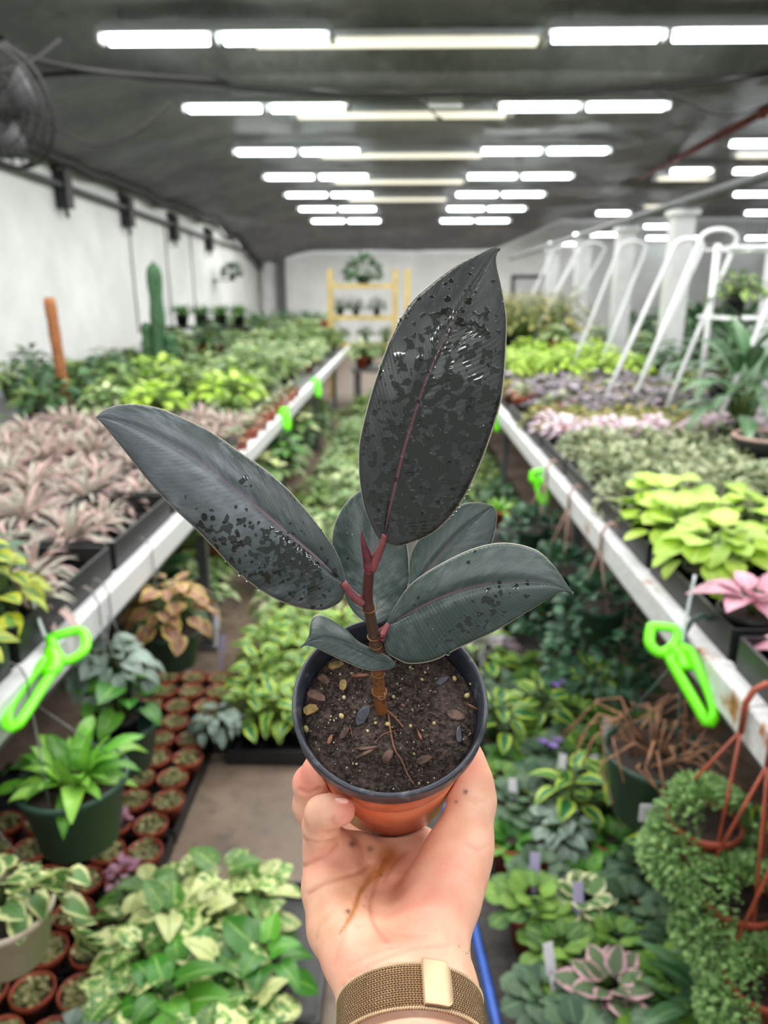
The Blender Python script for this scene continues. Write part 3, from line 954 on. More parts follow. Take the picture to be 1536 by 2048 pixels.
K['ivypale'] = Kind('hanging_ivy', 'ivy', 'beige18', V3(.06, .055, 'heart', nt=5, droop=.6), leaf_mat('pale_ivy_leaf', g(96, 138, 74), g(206, 214, 150), 'edge', amt=.45), lambda q, z: a_dome(q, 22, .14, .10, z, (-.7, .4)), True, 1, True, seed=32)
K['bright'] = Kind('bright_plant', 'plant', 'terra10', V3(.12, .03, 'lance', nt=6, nx=1, droop=.7), mt_fern, lambda q, z: a_rosette(q, 16, z, (.4, 1.4)), True, 1, False, seed=33)
K['redb'] = Kind('red_leaved_plant', 'plant', 'terra15', V3(.12, .04, 'lance', nt=5, nx=1, droop=.6), mt_redleaf, lambda q, z: a_rosette(q, 26, z, (.3, 1.4)), False, 1, seed=34)

K['crinkle'] = Kind('crinkled_plant', 'plant', 'terra10', V3(.085, .05, 'ovate', nt=7, droop=.9, wave=.05), mt_fern2, lambda q, z: a_rosette(q, 22, z, (.05, 1.2), .015), True, 1, False, seed=37)
K['smallterra'] = Kind('small_plant', 'plant', 'terra15', V3(.05, .035, 'ovate', droop=.6), mt_greyv, lambda q, z: a_dome(q, 16, .06, .05, z, (0, .8)), False, 2, True, seed=35)

RND = random.Random(42)


def patch(kind, x0, x1, nx, y0, y1, ny, z, desc, side, group=None, jit=.25, sc=(.88, 1.12), origin='from the rail', prob=1.0):
    """a block of plants of one sort: columns counted from the aisle (or as `origin` says), rows from the front"""
    kinds = kind if isinstance(kind, list) else [kind]
    k = 0
    for j in range(ny):
        for i in range(nx):
            if RND.random() > prob: continue
            fx, fy = (i + .5) / nx, (j + .5) / ny
            dx = (x1 - x0) / nx; dy = (y1 - y0) / ny
            x = x0 + fx * (x1 - x0) + RND.uniform(-jit, jit) * dx
            y = y0 + fy * (y1 - y0) + RND.uniform(-jit, jit) * dy
            lab = f'{desc}, {ORD[i]} {origin}, {ORD[j]} row' if nx > 1 else f'{desc}, {ORD[j]} from the front'
            K[kinds[k % len(kinds)] if not isinstance(kind, list) else RND.choice(kinds)].place((x, y, z), RND.uniform(0, 6.28), RND.uniform(*sc), lab, group or desc)
            k += 1


BZ = .79
# ---------------- left bench (columns counted from the rail)
patch('pink', -.90, -2.15, 6, 1.6, 4.45, 13, BZ + .03, 'pinkish silver spiky bromeliad on left bench', 'l', 'pink spiky bromeliads on the left bench', sc=(.9, 1.25))
for i, (x, y) in enumerate(((-.93, 1.55), (-1.08, 1.38), (-.90, 1.30))):
    K['gold'].place((x, y, BZ), i * 2.1, 1.05, ['golden yellow leafy shrub on left bench beside the nearest neon clip', 'golden yellow shrub at the left picture edge behind its neighbours', 'golden yellow shrub nearest the camera at the left picture edge'][i], 'golden shrubs on the left bench')
K['dark'].place((-1.05, 1.62, BZ + .05), 1.0, .8, 'dark green leafy plant among the golden shrubs at the left edge')
patch(['dark', 'dark', 'green', 'fine'], -1.95, -3.7, 3, 4.6, 7.2, 5, BZ, 'green leafy plant at back of left bench', 'l', 'dark leafy plants at the back of the left bench', origin='from the aisle')
patch(['green', 'pale', 'green', 'fine', 'limefar', 'pale'], -1.0, -2.1, 3, 4.6, 7.6, 8, BZ, 'mixed green leafy plant on the middle left bench', 'l', 'green plants on the middle left bench', sc=(.8, 1.3))
patch('pale', -1.0, -2.0, 3, 7.7, 10.5, 7, BZ, 'pale marbled leafy plant on left bench', 'l', 'pale marbled plants on the left bench')
patch('fine', -2.1, -3.7, 3, 7.3, 10.6, 6, BZ, 'arching green fern at back of left bench', 'l', 'ferns at the back of the left bench', origin='from the aisle')
patch('pale', -2.0, -3.7, 3, 10.6, 12.0, 3, BZ, 'pale leafy plant at far back of left bench', 'l', 'pale plants at the far back of the left bench', origin='from the aisle', sc=(1.1, 1.4))
patch('green', -1.0, -2.0, 3, 10.6, 12.0, 3, BZ, 'green leafy plant near the end of the left bench', 'l', 'green plants on the far left bench', sc=(1.0, 1.35))
patch(['pale', 'green', 'dark'], -1.65, -3.8, 4, 13.8, 19.6, 9, BZ, 'leafy plant on the second left bench far back', 'l', 'plants on the second left bench', origin='from the aisle', sc=(1.1, 1.4))
patch(['dark', 'green', 'fine', 'pale'], -2.35, -3.8, 4, 1.6, 4.4, 7, BZ, 'bushy plant behind the spiky bromeliads on left bench', 'l', 'bushy plants behind the bromeliads', origin='from the aisle')
# terracotta pots standing along the left rail
for j in range(9):
    y = 3.55 + j * .30
    K['smallterra'].place((-.875, y, BZ + .012), j, 1.0, f'small plant in a terracotta pot along the left rail, {ORD[j]} from the front', 'terracotta pots along the left rail')
# plants against the left wall
for i, (px, py, d, kd, sc, lab) in enumerate([(215, 745, 6.2, 'dark', 1.0, 'dark leafy plant against the left wall beside the coir pole'), (420, 660, 10.5, 'dark', 1.2, 'dark bushy plant below the black planter near the left wall'), (270, 690, 7.6, 'fine', 1.1, 'tall fern beside the cactus at the left wall'), (345, 650, 9.0, 'green', 1.2, 'green leafy plant right of the cactus at the left wall')]):
    p = cpt(px, py, d); p.z = BZ + .05
    K[kd].place(p, i, sc, lab)
# coir pole
p = cpt(132, 800, 5.0)
cr = empty('moss_pole', (p.x, p.y, BZ), 0, 'brown coir pole standing in a pot among the plants on the left bench', 'plant pole')
m = MB(); pts = [(.0 - .03 * i / 10, 0, .06 + .78 * i / 10) for i in range(11)]
m.tube(pts, [.036 + .003 * math.sin(i * 3) for i in range(11)], 12); m.build('pole', M_COIR, cr)
m = MB()
for i in range(26): 
    m.tube([(-.03 * i / 26 + .038 * math.cos(a), .038 * math.sin(a), .08 + .75 * i / 26) for a in np.linspace(0, 2 * PI, 12, endpoint=False)], .0025, 4, True)
tw = m.build('twine', M_DRIEDSTEM, cr); tw['kind'] = 'stuff'
pm, sm_, h_ = pot_meshes('black15'); link('pot', pm, cr); link('soil', sm_, cr)
# columnar cactus
p = cpt(320, 690, 8.0)
cc_ = empty('cactus', (p.x, p.y, BZ), 0, 'tall green columnar cactus standing in front of the white left wall', 'cactus')
for (x, y, z0, z1, r) in ((0, 0, .1, 1.20, .075), (-.14, .03, .12, .58, .06), (.13, -.02, .12, .46, .065)):
    m = MB()
    n_ = 15
    vs, fs = [], []
    for i in range(n_ + 1):
        f = i / n_
        for k in range(28):
            a = 2 * PI * k / 28
            rr_ = r * (.82 + .18 * math.cos(a * 7)) * (math.sqrt(max(0, 1 - max(0, (f - .88) / .12) ** 2)) + .02) * (1 + .10 * math.sin(f * 17))
            vs.append((x + rr_ * math.cos(a), y + rr_ * math.sin(a), z0 + (z1 - z0) * f))
    for i in range(n_):
        for k in range(28): fs.append((i * 28 + k, i * 28 + (k + 1) % 28, (i + 1) * 28 + (k + 1) % 28, (i + 1) * 28 + k))
    m.add(vs, fs); m.build('stem', mt_cactus, cc_)
pm, sm_, h_ = pot_meshes('black20'); o = link('pot', pm, cc_); o.scale = (1.7, 1.7, 1); o = link('soil', sm_, cc_); o.scale = (1.7, 1.7, 1)
# black planters with grassy plants on a wall shelf, and a small wall planter
ws = empty('wall_shelf', (-2.95, 11.75, 1.16), 0, 'low dark stand under the black planters near the far left wall', 'stand')
m = MB(); m.box((0, 0, 0), (1.3, .45, .04)); m.build('board', M_BLACKPL, ws, False)
for x in (-.6, .6):
    m = MB(); m.box((x, 0, -.2), (.05, .4, .36)); m.build('leg', M_BLACKPL, ws, False)
for i, x in enumerate((-3.38, -3.08, -2.78, -2.5)):
    K['grass'].place((x, 11.75, 1.185), i * 1.7, .95, f'grassy green plant in a black planter near the far left wall, {ORD[i]} from the left', 'grassy plants in black planters')
wp_ = cpt(487, 548, 19.0)
K['topplant'].place((XW + .45, 19.0, 2.0), 0, .8, 'dark small plant hung high on the far left wall')
m = MB(); m.box((XW + .25, 19.0, 1.98), (.5, .3, .03)); thing1('wall_bracket_shelf', m, M_GREYMET, 'grey bracket shelf high on the far left wall', 'shelf', smooth=False)
# far end: plants on the yellow rack and beyond
K['topplant'].place((-.62, 12.85, 1.80), 1, .95, 'dark bushy plant on top of the yellow rack')
for i, x in enumerate((-1.02, -.75, -.40)): K['dark'].place((x, 12.85, 1.30), i, .8, f'dark leafy plant on the middle shelf of the yellow rack, {ORD[i]} from the left', 'plants on the yellow rack')
for i, x in enumerate((-1.0, -.6, -.25)): K['green'].place((x, 12.85, .87), i, .8, f'green leafy plant on the bottom shelf of the yellow rack, {ORD[i]} from the left', 'plants on the yellow rack')
for i, x in enumerate((-3.2, -2.6, -2.0, -1.5)): K['redb'].place((x, 14.9 + .3 * (i % 2), BZ + .15), i, 1.25, f'reddish upright plant on the far left bench, {ORD[i]} from the left', 'reddish plants on the far left bench')

# ---------------- right bench
K['pinkleaf'].place((.83, 1.62, BZ + .02), .5, 1.0, 'pink leaved plant in a black pot at the front of right bench')
K['pinkleaf'].place((1.0, 1.56, BZ + .03), 2.5, 1.0, 'pink leaved plant at the right picture edge behind its twin')
K['pinkleaf'].place((.86, 1.40, BZ - .02), 4.0, 1.0, 'pink leaved plant nearest the camera on right bench')
for i, (x, y) in enumerate(((.86, 1.92), (.86, 2.17), (1.10, 2.02), (1.12, 2.28), (1.35, 2.15), (1.40, 2.4), (.90, 2.42))):
    K['lime'].place((x, y, BZ + .01), i * 1.3, 1.0, ['lime yellow heart-leaved plant at the rail behind the pink plant', 'lime yellow plant second along the right rail', 'lime yellow plant second from the rail, nearest row', 'lime yellow plant second from the rail, second row', 'lime yellow plant third from the rail, nearest row', 'lime yellow plant third from the rail, second row', 'lime yellow plant third along the right rail'][i], 'lime plants at the front of the right bench')
patch('greyv', .80, 2.3, 9, 2.55, 3.75, 8, BZ + .03, 'grey green variegated small-leaved plant on right bench', 'r', 'grey green variegated plants on the right bench', sc=(1.0, 1.3))
patch('blush', .78, 2.0, 7, 3.78, 4.1, 2, BZ + .05, 'blush pink leaved plant on right bench', 'r', 'blush pink plants on the right bench', sc=(.95, 1.2))
patch('olivelow', .80, 2.0, 6, 4.15, 4.7, 3, BZ + .03, 'low olive mounded plant on right bench', 'r', 'low olive plants on the right bench', sc=(1, 1.2))
patch(['purple', 'purple', 'purple', 'smallterra', 'olivelow'], .82, 2.2, 6, 4.75, 6.6, 8, BZ + .02, 'plant in the purple grey mixed bed on right bench', 'r', 'purple grey plants on the right bench', sc=(1.0, 1.25))
patch('limefar', .85, 2.4, 4, 6.8, 9.0, 5, BZ + .03, 'bright lime leafy plant on the middle right bench', 'r', 'lime plants on the middle right bench', sc=(.95, 1.2))
patch('olive', .85, 2.3, 3, 9.0, 13.0, 6, BZ + .1, 'tall olive leafy plant on the far right bench', 'r', 'olive plants on the far right bench', sc=(1.15, 1.45))
patch('green', .9, 2.4, 3, 13.7, 16.3, 3, BZ + .2, 'green leafy plant at the far end of right bench', 'r', 'green plants at the far end of the right bench', sc=(1.2, 1.5))
for i, (x, y, kd, z, lab) in enumerate([(2.05, 6.4, 'redb', BZ, 'orange red plant among the purple plants on right bench'), (2.25, 5.9, 'gold', BZ, 'golden yellow plant beside the orange red one on right bench'),
                                        (1.72, 3.75, 'palm', BZ + .05, 'glossy broadleaf plant in a black pot at the right bench end'), (1.98, 4.35, 'palm', BZ + .12, 'glossy broadleaf plant behind the first one, right picture edge'), (2.2, 5.1, 'palm', BZ + .1, 'glossy broadleaf plant farther back by the nearest white post'),
                                        (2.45, 7.3, 'dark', BZ + .1, 'dark leafy plant at the foot of the second white post'), (2.42, 6.5, 'dark', BZ + .1, 'dark leafy plant between the first and second white posts'),
                                        (1.75, 8.6, 'pale', BZ + .25, 'pale mint leafy plant standing above the lime plants')]):
    K[kd].place((x, y, z), i, 1.0, lab)
patch(['topplant', 'green', 'dark', 'pale'], 3.2, 4.5, 3, 5.0, 13.5, 8, BZ, 'leafy plant on the bench beyond the white posts', 'r', 'plants on the bench beyond the posts', sc=(1.0, 1.5))
# rack of hanging plants at the right edge
hr_ = empty('plant_rack', (2.3, 4.75, .79), 0, 'tall wire rack with plants at the right picture edge', 'rack')
for x in (-.40, .75):
    m = MB(); m.tube([(x, 0, 0), (x, 0, 1.15)], .02, 8); m.build('upright', M_WHITEPAINT, hr_)
for z in (.72, 1.12):
    m = MB()
    for k in range(9): m.tube([(-.40 + 1.15 * k / 8, -.18, z), (-.40 + 1.15 * k / 8, .18, z)], .008, 5)
    for y in (-.18, .18): m.tube([(-.40, y, z), (.75, y, z)], .012, 6)
    m.build('wire_shelf', M_WHITEPAINT, hr_)
for i, (x, kd, z, lab) in enumerate([(2.05, 'green', 1.52, 'bright green plant on the wire rack at the right edge'), (2.35, 'pale', 1.52, 'pale variegated plant on the wire rack, second from the left'), (2.7, 'dark', 1.52, 'dark plant on the wire rack, farthest right')]):
    K[kd].place((x, 4.75, z), i, .8, lab)
bw = pot_meshes('bowl')
r = empty('bowl', (1.66, 3.30, BZ + .14), 0, 'wide dark bowl with a pale rim at the right bench end', 'bowl')
m = MB(); m.lathe([(.001, 0), (.09, 0), (.14, .05), (.16, .105), (.155, .11), (.145, .1), (.13, .06), (.001, .05)], 28); m.build('body', M_BLACKPL, r)
m = MB(); m.tube([(.157 * math.cos(a), .157 * math.sin(a), .11) for a in np.linspace(0, 2 * PI, 28, endpoint=False)], .008, 6, True); m.build('rim', M_TANPL, r)
# black trays standing along both rails under the plants
def tray(name, loc, size, label, group=None, hgt=.06):
    r = empty(name, loc, 0, label, 'tray', group)
    m = MB(); L, W = size
    m.box((0, 0, .006), (W, L, .012)); m.build('base', M_BLACKPL, r, False)
    for (c_, d_) in (((W / 2, 0, hgt / 2), (.008, L, hgt)), ((-W / 2, 0, hgt / 2), (.008, L, hgt)), ((0, L / 2, hgt / 2), (W, .008, hgt)), ((0, -L / 2, hgt / 2), (W, .008, hgt))):
        m = MB(); m.box(c_, d_); m.build('side', M_BLACKPL, r, False)
    return r


for i in range(5): tray('tray', (-.99, 1.15 + i * .58, BZ + .001), (.54, .30), f'black tray at the left rail under the spiky plants, {ORD[i]} from the front', 'black trays at the left rail', .16)
for i in range(7): tray('tray', (.89, 1.2 + i * .58, BZ + .001), (.54, .30), f'black tray along the right rail, {ORD[i]} from the front', 'black trays at the right rail', .15)

# ---------------- neon clips hooked over the rails
def stroke(m, pts, d, r, closed=True, n=30):
    cp = catmull([(x, y, dd) for (x, y), dd in zip(pts, d)] + ([(pts[0][0], pts[0][1], d[0])] if closed else []), n + 1)
    P = [cpt(*p) for p in cp]
    m.tube(P[:-1] if closed else P, r, 8, closed, .75)


def neon(loop1, loop2, bridge, d0, d1, ys, rad, holder, label, hd):
    f = lambda y: d0 + (d1 - d0) * (y - ys[0]) / (ys[1] - ys[0])
    c0 = cpt(*bridge[0], f(bridge[0][1]))
    r = empty('neon_clip', c0, 0, label, 'clip', 'neon green clips')
    m = MB(); stroke(m, loop1, [f(y) for x, y in loop1], rad); m.build('small_loop', M_NEON, r, origin=c0)
    m = MB(); stroke(m, loop2, [f(y) for x, y in loop2], rad); m.build('long_loop', M_NEON, r, origin=c0)
    m = MB(); stroke(m, bridge, [f(y) for x, y in bridge], rad * 1.5, False, 8); m.build('bridge', M_NEON, r, origin=c0)
    m = MB(); m.tube([cpt(x, y, hd) for x, y in catmull(holder, 10)], .007, 6, flat=.4); m.build('holder', M_CLEAR, r, origin=c0)
    return r


neon([(100, 1275), (162, 1262), (170, 1298), (134, 1322), (112, 1305)], [(98, 1312), (52, 1368), (18, 1418), (14, 1446), (28, 1456), (46, 1436), (82, 1380), (112, 1330)], [(104, 1300), (112, 1330), (96, 1350)], 1.74, 1.47, (1260, 1450), .0125, [(60, 1188), (78, 1240), (100, 1300)], 'big neon green clip hanging on the left rail nearest the camera', 1.72)
neon([(1302, 1252), (1348, 1258), (1352, 1284), (1324, 1306), (1300, 1288)], [(1338, 1316), (1366, 1364), (1398, 1418), (1414, 1446), (1428, 1436), (1424, 1402), (1398, 1340), (1374, 1296)], [(1340, 1290), (1362, 1312), (1372, 1340)], 1.74, 1.60, (1250, 1450), .0125, [(1390, 1150), (1376, 1215), (1362, 1300)], 'big neon green clip hanging on the right rail nearest the camera', 1.72)
for (x, y, dd, w_, h_, lab) in [(1080, 975, 3.6, 15, 55, 'second neon green clip along the right rail'), (632, 775, 6.85, 8, 30, 'farthest neon green clip on the left rail'), (570, 838, 5.0, 8, 34, 'second neon green clip along the left rail'), (990, 842, 5.3, 8, 30, 'farthest neon green clip on the right rail beside the big leaf')]:
    neon([(x - w_, y - h_ * .55), (x + w_ * .5, y - h_ * .6), (x + w_ * .5, y - h_ * .3), (x - w_, y - h_ * .25)], [(x - w_ * .6, y - h_ * .2), (x + w_ * .2, y + h_ * .5), (x + w_ * .8, y + h_ * .6), (x + w_, y + h_ * .2), (x + w_ * .5, y - h_ * .3)], [(x - w_ * .3, y - h_ * .4), (x + w_ * .3, y - h_ * .1)], dd, dd - .02, (y - h_, y + h_), .016, [(x, y - h_ * 1.4), (x, y - h_ * .5)], lab, dd)

# ---------------- hanging baskets: hanger = three strands and a hook over the rail
def hanger(r, hook, rim_r, rim_z, mat, sr=.0035):
    og = Vector(r.location)
    hk = Vector(hook) - og
    m = MB()
    for k in range(3):
        a = 2 * PI * k / 3 + .5
        m = MB(); m.tube([(rim_r * math.cos(a), rim_r * math.sin(a), rim_z), hk + Vector((0, 0, -.03))], sr, 6); m.build('strand', mat, r)
    s_ = 1 if hook[0] < 0 else -1
    m = MB()
    m.tube([hk + Vector((0, 0, -.035)), hk + Vector((0, 0, .03)), hk + Vector((-s_ * .012, 0, .06)), hk + Vector((-s_ * .035, 0, .075)), hk + Vector((-s_ * .058, 0, .06)), hk + Vector((-s_ * .062, 0, .03))], .0065 if sr > .0025 else .0022, 8)
    m.build('hook', mat, r)


def hang(kind, px, py, d, z, hook_y, sc, label, mat, rim_r, rim_z, rz=0, sr=.0035, var=0, group=None):
    p = cpt(px, py, d)
    r = K[kind].place((p.x, p.y, z), rz, sc, label, group, var)
    bpy.context.view_layer.update()
    xr = -.785 if p.x < 0 else .685
    r2 = r
    # strands are built in the plant's own scale
    hk = ((xr - p.x) / sc + p.x, p.y + .02, (.845 - z) / sc + z)
    r.rotation_euler = (0, 0, 0)
    hanger(r2, hk, rim_r, rim_z, mat, sr / sc)
    return r


def pz(px, py, d): return cpt(px, py, d).z


# left
hang('basketfern', 142, 1530, 1.60, pz(142, 1530, 1.60) - .185, 1.62, .86, 'dark green basket holding a bright crinkled fern under left rail', M_WIRE, .12, .18, sr=.0015)
hang('ivypale', 5, 1790, 1.36, pz(5, 1790, 1.36) - .135, 1.33, .82, 'beige pot of pale ivy at the left picture edge', M_WIRE, .095, .13, sr=.0015)
hang('coleus', 345, 1250, 2.40, pz(345, 1250, 2.4) - .14, 2.4, .9, 'bronze and yellow coleus hanging under the left rail', M_WIRE, .09, .135, sr=.0015)
hang('silver', 215, 1350, 2.05, pz(215, 1350, 2.05) - .13, 2.0, .95, 'silver grey leafy plant hanging between coleus and green fern basket', M_WIRE, .07, .125, sr=.0015)
r = hang('pothosg', 240, 1420, 2.0, pz(240, 1420, 2.0) - .1, 2.0, 1.0, 'green plant in a small green basket behind the fern basket', M_WIRE, .045, .08, sr=.0015)
pm, sm_, h_ = pot_meshes('green20'); o = link('basket', pm, r); o.location = (0, 0, -.07); 
# trailing ivy shoots from the beige pot
M_VINE = plain('ivy_vine', lin(132, 150, 78), .6, var=.2, scale=30)
ivr = [o for o in bpy.data.objects if o.name.startswith('hanging_ivy')][0]
ilf = [p for p in K['ivypale'].vars[0] if p[0] == 'leaf'][0][1]
for pts in ([(40, 1775, 1.33), (90, 1770, 1.33), (125, 1800, 1.35), (150, 1850, 1.37), (156, 1890, 1.38)], [(20, 1790, 1.3), (70, 1765, 1.31), (120, 1740, 1.34), (142, 1745, 1.36)], [(150, 1860, 1.37), (170, 1880, 1.38), (195, 1900, 1.4)]):
    P = [cpt(*p) for p in catmull(pts, 14)]
    m = MB(); m.tube([(p - Vector(ivr.location)) / .82 for p in P], .004, 6); m.build('vine', M_VINE, ivr)
    for k in range(4, 14, 3):
        p = (P[k] - Vector(ivr.location)) / .82
        link('leaf', ilf, ivr, leaf_M(p, RND.uniform(-1.2, 1.2) - .8, RND.uniform(-.9, -.1), 0, RND.uniform(.8, 1.2)))
# right
hang('sedum', 1415, 1600, 1.50, pz(1440, 1650, 1.50) - .08, 1.52, 1.0, 'upper terracotta basket overflowing with fine green sedum, right', M_ORANGEPL, .07, .085, var=0)
hang('sedum', 1478, 1790, 1.43, pz(1478, 1790, 1.43) - .08, 1.40, .95, 'middle basket of fine green sedum at the right edge', M_ORANGEPL, .07, .085, var=1)
hang('sedum', 1525, 1950, 1.34, pz(1525, 1950, 1.34) - .08, 1.30, .85, 'lowest basket of fine green sedum at the right edge', M_ORANGEPL, .07, .085, var=0)
gb = cpt(1318, 1500, 1.86)
gr_ = empty('hanging_basket', (gb.x, gb.y, gb.z - .185), 0, 'dark green basket of dried brown stems under the right rail', 'basket')
pm, sm_, h_ = pot_meshes('green25'); link('pot', pm, gr_); link('soil', sm_, gr_)
hanger(gr_, (.685, gb.y, .845), .125, .18, M_GREENPL, .003)
m = MB(); q = random.Random(8)
for k in range(34):
    a = q.uniform(0, 6.28); r0 = q.uniform(0, .08); b_ = a + q.uniform(-1.5, 1.5)
    p0 = Vector((r0 * math.cos(a), r0 * math.sin(a), .17)); L = q.uniform(.12, .24)
    m.tube([p0, p0 + Vector((math.cos(b_) * L * .4, math.sin(b_) * L * .4, q.uniform(.04, .10))), p0 + Vector((math.cos(b_) * L * .8, math.sin(b_) * L * .8, q.uniform(.0, .08))), p0 + Vector((math.cos(b_ + .5) * L, math.sin(b_ + .5) * L, q.uniform(-.06, .03)))], [.004, .0035, .003, .002], 5)
o = m.build('dried_stem', M_DRIEDSTEM, gr_); o['kind'] = 'stuff'
m = MB(); m.box((-.02, -.13, .10), (.12, .006, .045)); m.build('tag', M_LABEL, gr_, False)
for i, (px, py, d, hy, lab) in enumerate([(1205, 1200, 2.55, 2.45, 'dark trailing ivy basket hanging under right rail, nearest of three'), (1120, 1130, 3.05, 2.75, 'dark trailing ivy basket under right rail, middle of three'), (1070, 1050, 3.5, 3.1, 'dark trailing ivy basket under right rail, farthest of three')]):
    hang('ivy', px, py, d, pz(px, py, d) - .14, hy, .9, lab, M_TANPL, .09, .135, rz=i, sr=.003, var=i % 2)
K['bright'].place((.55, 3.9, .42), 0, 1.2, 'bright green upright plant under the right rail behind the big leaf')
m = MB(); m.box((.6, 4.0, .2), (.5, .6, .38)); 
cr_ = thing1('crate', m, M_BLACKPL, 'black crate under the bright green plant below right rail', 'crate', smooth=False)
for i in range(6):
    K['purple'].place((.42 + .05 * (i % 2), 3.0 + i * .42, .0), i, 1.1, f'low dark plant in a terracotta pot beside right walkway edge, {ORD[i]} in line', 'terracotta pots along the right walkway')

# ---------------- floor, left: seedling pots in black trays, then pothos and lime-edged plants
for i, (x, y) in enumerate(((-.86, 1.15), (-.86, 1.65), (-.86, 2.15), (-.86, 2.65), (-1.22, 1.4), (-1.22, 2.0))):
    tray('tray', (x, y, .001), (.48, .33), ['black seedling tray on the left floor, nearest the camera', 'second black seedling tray on the left floor', 'third black seedling tray on the left floor', 'farthest black seedling tray on the left floor', 'black seedling tray under the left bench, nearer', 'black seedling tray under the left bench, farther'][i], 'seedling trays on the left floor', .05)
j = 0
for r_ in range(17):
    for c_ in range(3 if r_ > 8 else 6):
        x = -.755 - c_ * .112 + (.02 if r_ % 2 else 0); y = .98 + r_ * .113
        K['seedp' if (r_ * 5 + c_ * 3) % 13 == 4 else 'seed'].place((x, y, .014), RND.uniform(0, 6), 1.0, f'small terracotta seedling pot on left floor, {ORD[c_]} from the walkway, {ORD[r_]} row', 'seedling pots on the left floor')
# dark saucers of the pothos trays
for i, (x, y) in enumerate(((-.46, 1.08), (-.40, 1.50))): tray('tray', (x, y, .001), (.42, .44), ['black tray under the marbled pothos nearest the camera', 'black tray under the farther marbled pothos'][i], 'trays under the pothos', .05)
for r_ in range(6):
    for c_ in range(4):
        kd = RND.choice(['pothos', 'pothos', 'pothosg'])
        K[kd].place((-.30 - c_ * .105 - (.06 if r_ > 3 else 0) + RND.uniform(-.02, .02), 1.0 + r_ * .115 + RND.uniform(-.02, .02), .014), RND.uniform(0, 6.28), RND.uniform(.85, 1.1), f'{"marbled" if kd == "pothos" else "plain green"} pothos on the left floor, {ORD[c_]} from the walkway, {ORD[r_]} row', 'pothos on the left floor')
for i, (x, y) in enumerate(((-.42, 2.56), (-.42, 3.0))): tray('tray', (x, y, .001), (.48, .40), ['black tray under the lime-edged plants, nearer', 'black tray under the lime-edged plants, farther'][i], 'trays under the lime-edged plants', .06)
for r_ in range(8):
    for c_ in range(4):
        K['limev'].place((-.27 - c_ * .10 + RND.uniform(-.015, .015), 2.45 + r_ * .105, .014), RND.uniform(0, 6.28), RND.uniform(.9, 1.1), f'lime-edged plant on the left floor, {ORD[c_]} from the walkway, {ORD[r_]} row', 'lime-edged plants on the left floor')
patch(['pale', 'pale', 'green'], -.25, -.75, 2, 3.35, 9.5, 15, 0.0, 'pale leafy plant on the floor beside left walkway edge', 'l', 'plants along the far left walkway', origin='from the walkway', sc=(.8, 1.05))
patch(['pale', 'dark', 'green'], -.92, -1.25, 1, 2.9, 9.8, 16, 0.0, 'leafy plant on the floor under the left rail', 'l', 'plants under the left rail', sc=(1.0, 1.3))
for i, (y, kd, zz) in enumerate(((3.1, 'violet', .55), (3.7, 'crinkle', .5), (4.3, 'pothos', .5), (5.0, 'pothosg', .5), (5.8, 'pothos', .5))):
    r = K[kd].place((-.80, y, zz), i, 1.25, f'small plant hung on wires below the left rail, {ORD[i]} beyond the coleus', 'small plants hung below the left rail')
    hanger(r, (-.785 if False else -.80 + .012, y + .0, zz + (.845 - zz) / 1.25), .045, .08, M_WIRE, .0012)
# silver plants on the left floor
for i, (x, y) in enumerate(((-.66, 2.35), (-.66, 1.12))): K['silver'].place((x, y, .05), i, .7, ['small silver plant on the left floor by the white tags', 'small silver plant among the nearest seedling pots'][i])
for i, (x, y, kd) in enumerate(((-.55, 10.85, 'pale'), (-.15, 10.8, 'green'), (.3, 10.85, 'pale'), (-.5, 11.4, 'fine'), (-.05, 11.45, 'redb'), (.4, 11.4, 'green'))):
    K[kd].place((x, y, .622), i, 1.35, ['pale plant on the cross bench, front left', 'green plant on the cross bench, front middle', 'pale plant on the cross bench, front right', 'fern on the cross bench, back left', 'reddish plant on the cross bench, back middle', 'green plant on the cross bench, back right'][i], 'plants on the cross bench')
patch(['pale', 'green', 'fine'], -.6, .55, 3, 9.7, 10.5, 2, 0.0, 'bushy plant on the floor before the cross bench', 'c', 'plants before the cross bench', origin='from the left', sc=(1.5, 1.9))
# plant tags
def label_stick(p, ang, mat, label, group='plant tags', s=1.0):
    m = MB(); R = Matrix.Rotation(ang, 3, 'Z') @ Matrix.Rotation(-.35, 3, 'X')
    m.box(R @ Vector((0, 0, .10 * s)), (.026 * s, .0015, .07 * s), R); m.box(R @ Vector((0, 0, .03 * s)), (.012 * s, .0015, .09 * s), R)
    thing1('plant_tag', m, mat, label, 'tag', group, False, p)


for (px, py, z, mt, lab) in [(372, 1335, .10, M_LABEL, 'white plant tag under the coleus, leftmost'), (432, 1275, .10, M_LABEL, 'white plant tag right of the coleus pot, upper'), (440, 1320, .10, M_LABELP, 'lilac plant tag right of the coleus pot, lower'), (425, 1250, .1, M_LABEL, 'white plant tag right of the coleus pot, topmost'),
                             (1118, 1575, .12, M_LABEL, 'white plant tag in the violets, left of the green basket'), (1197, 1578, .12, M_LABEL, 'white plant tag beside the dark green basket'), (1030, 1630, .12, M_LABEL, 'white plant tag beside the thumb'), (1208, 1500, .15, M_LABEL, 'pale plant tag at the left lip of the dark green basket'),
                             (1068, 1790, .12, M_LABELP, 'lilac plant tag above the cream-edged violet'), (1160, 1855, .12, M_LABELP, 'lilac plant tag below the cream-edged violet'), (1112, 1985, .12, M_LABEL, 'white plant tag at the bottom right among violets'), (965, 1340, .12, M_LABEL, 'white tag beside the right of the rim')]:
    r_ = cpt(px, py, 1.0) - EYE
    t_ = (z - EYE.z) / r_.z
    p = EYE + r_ * t_
    z += .05
    label_stick((p.x, p.y, z - .08), RND.uniform(-.4, .4), mt, lab)

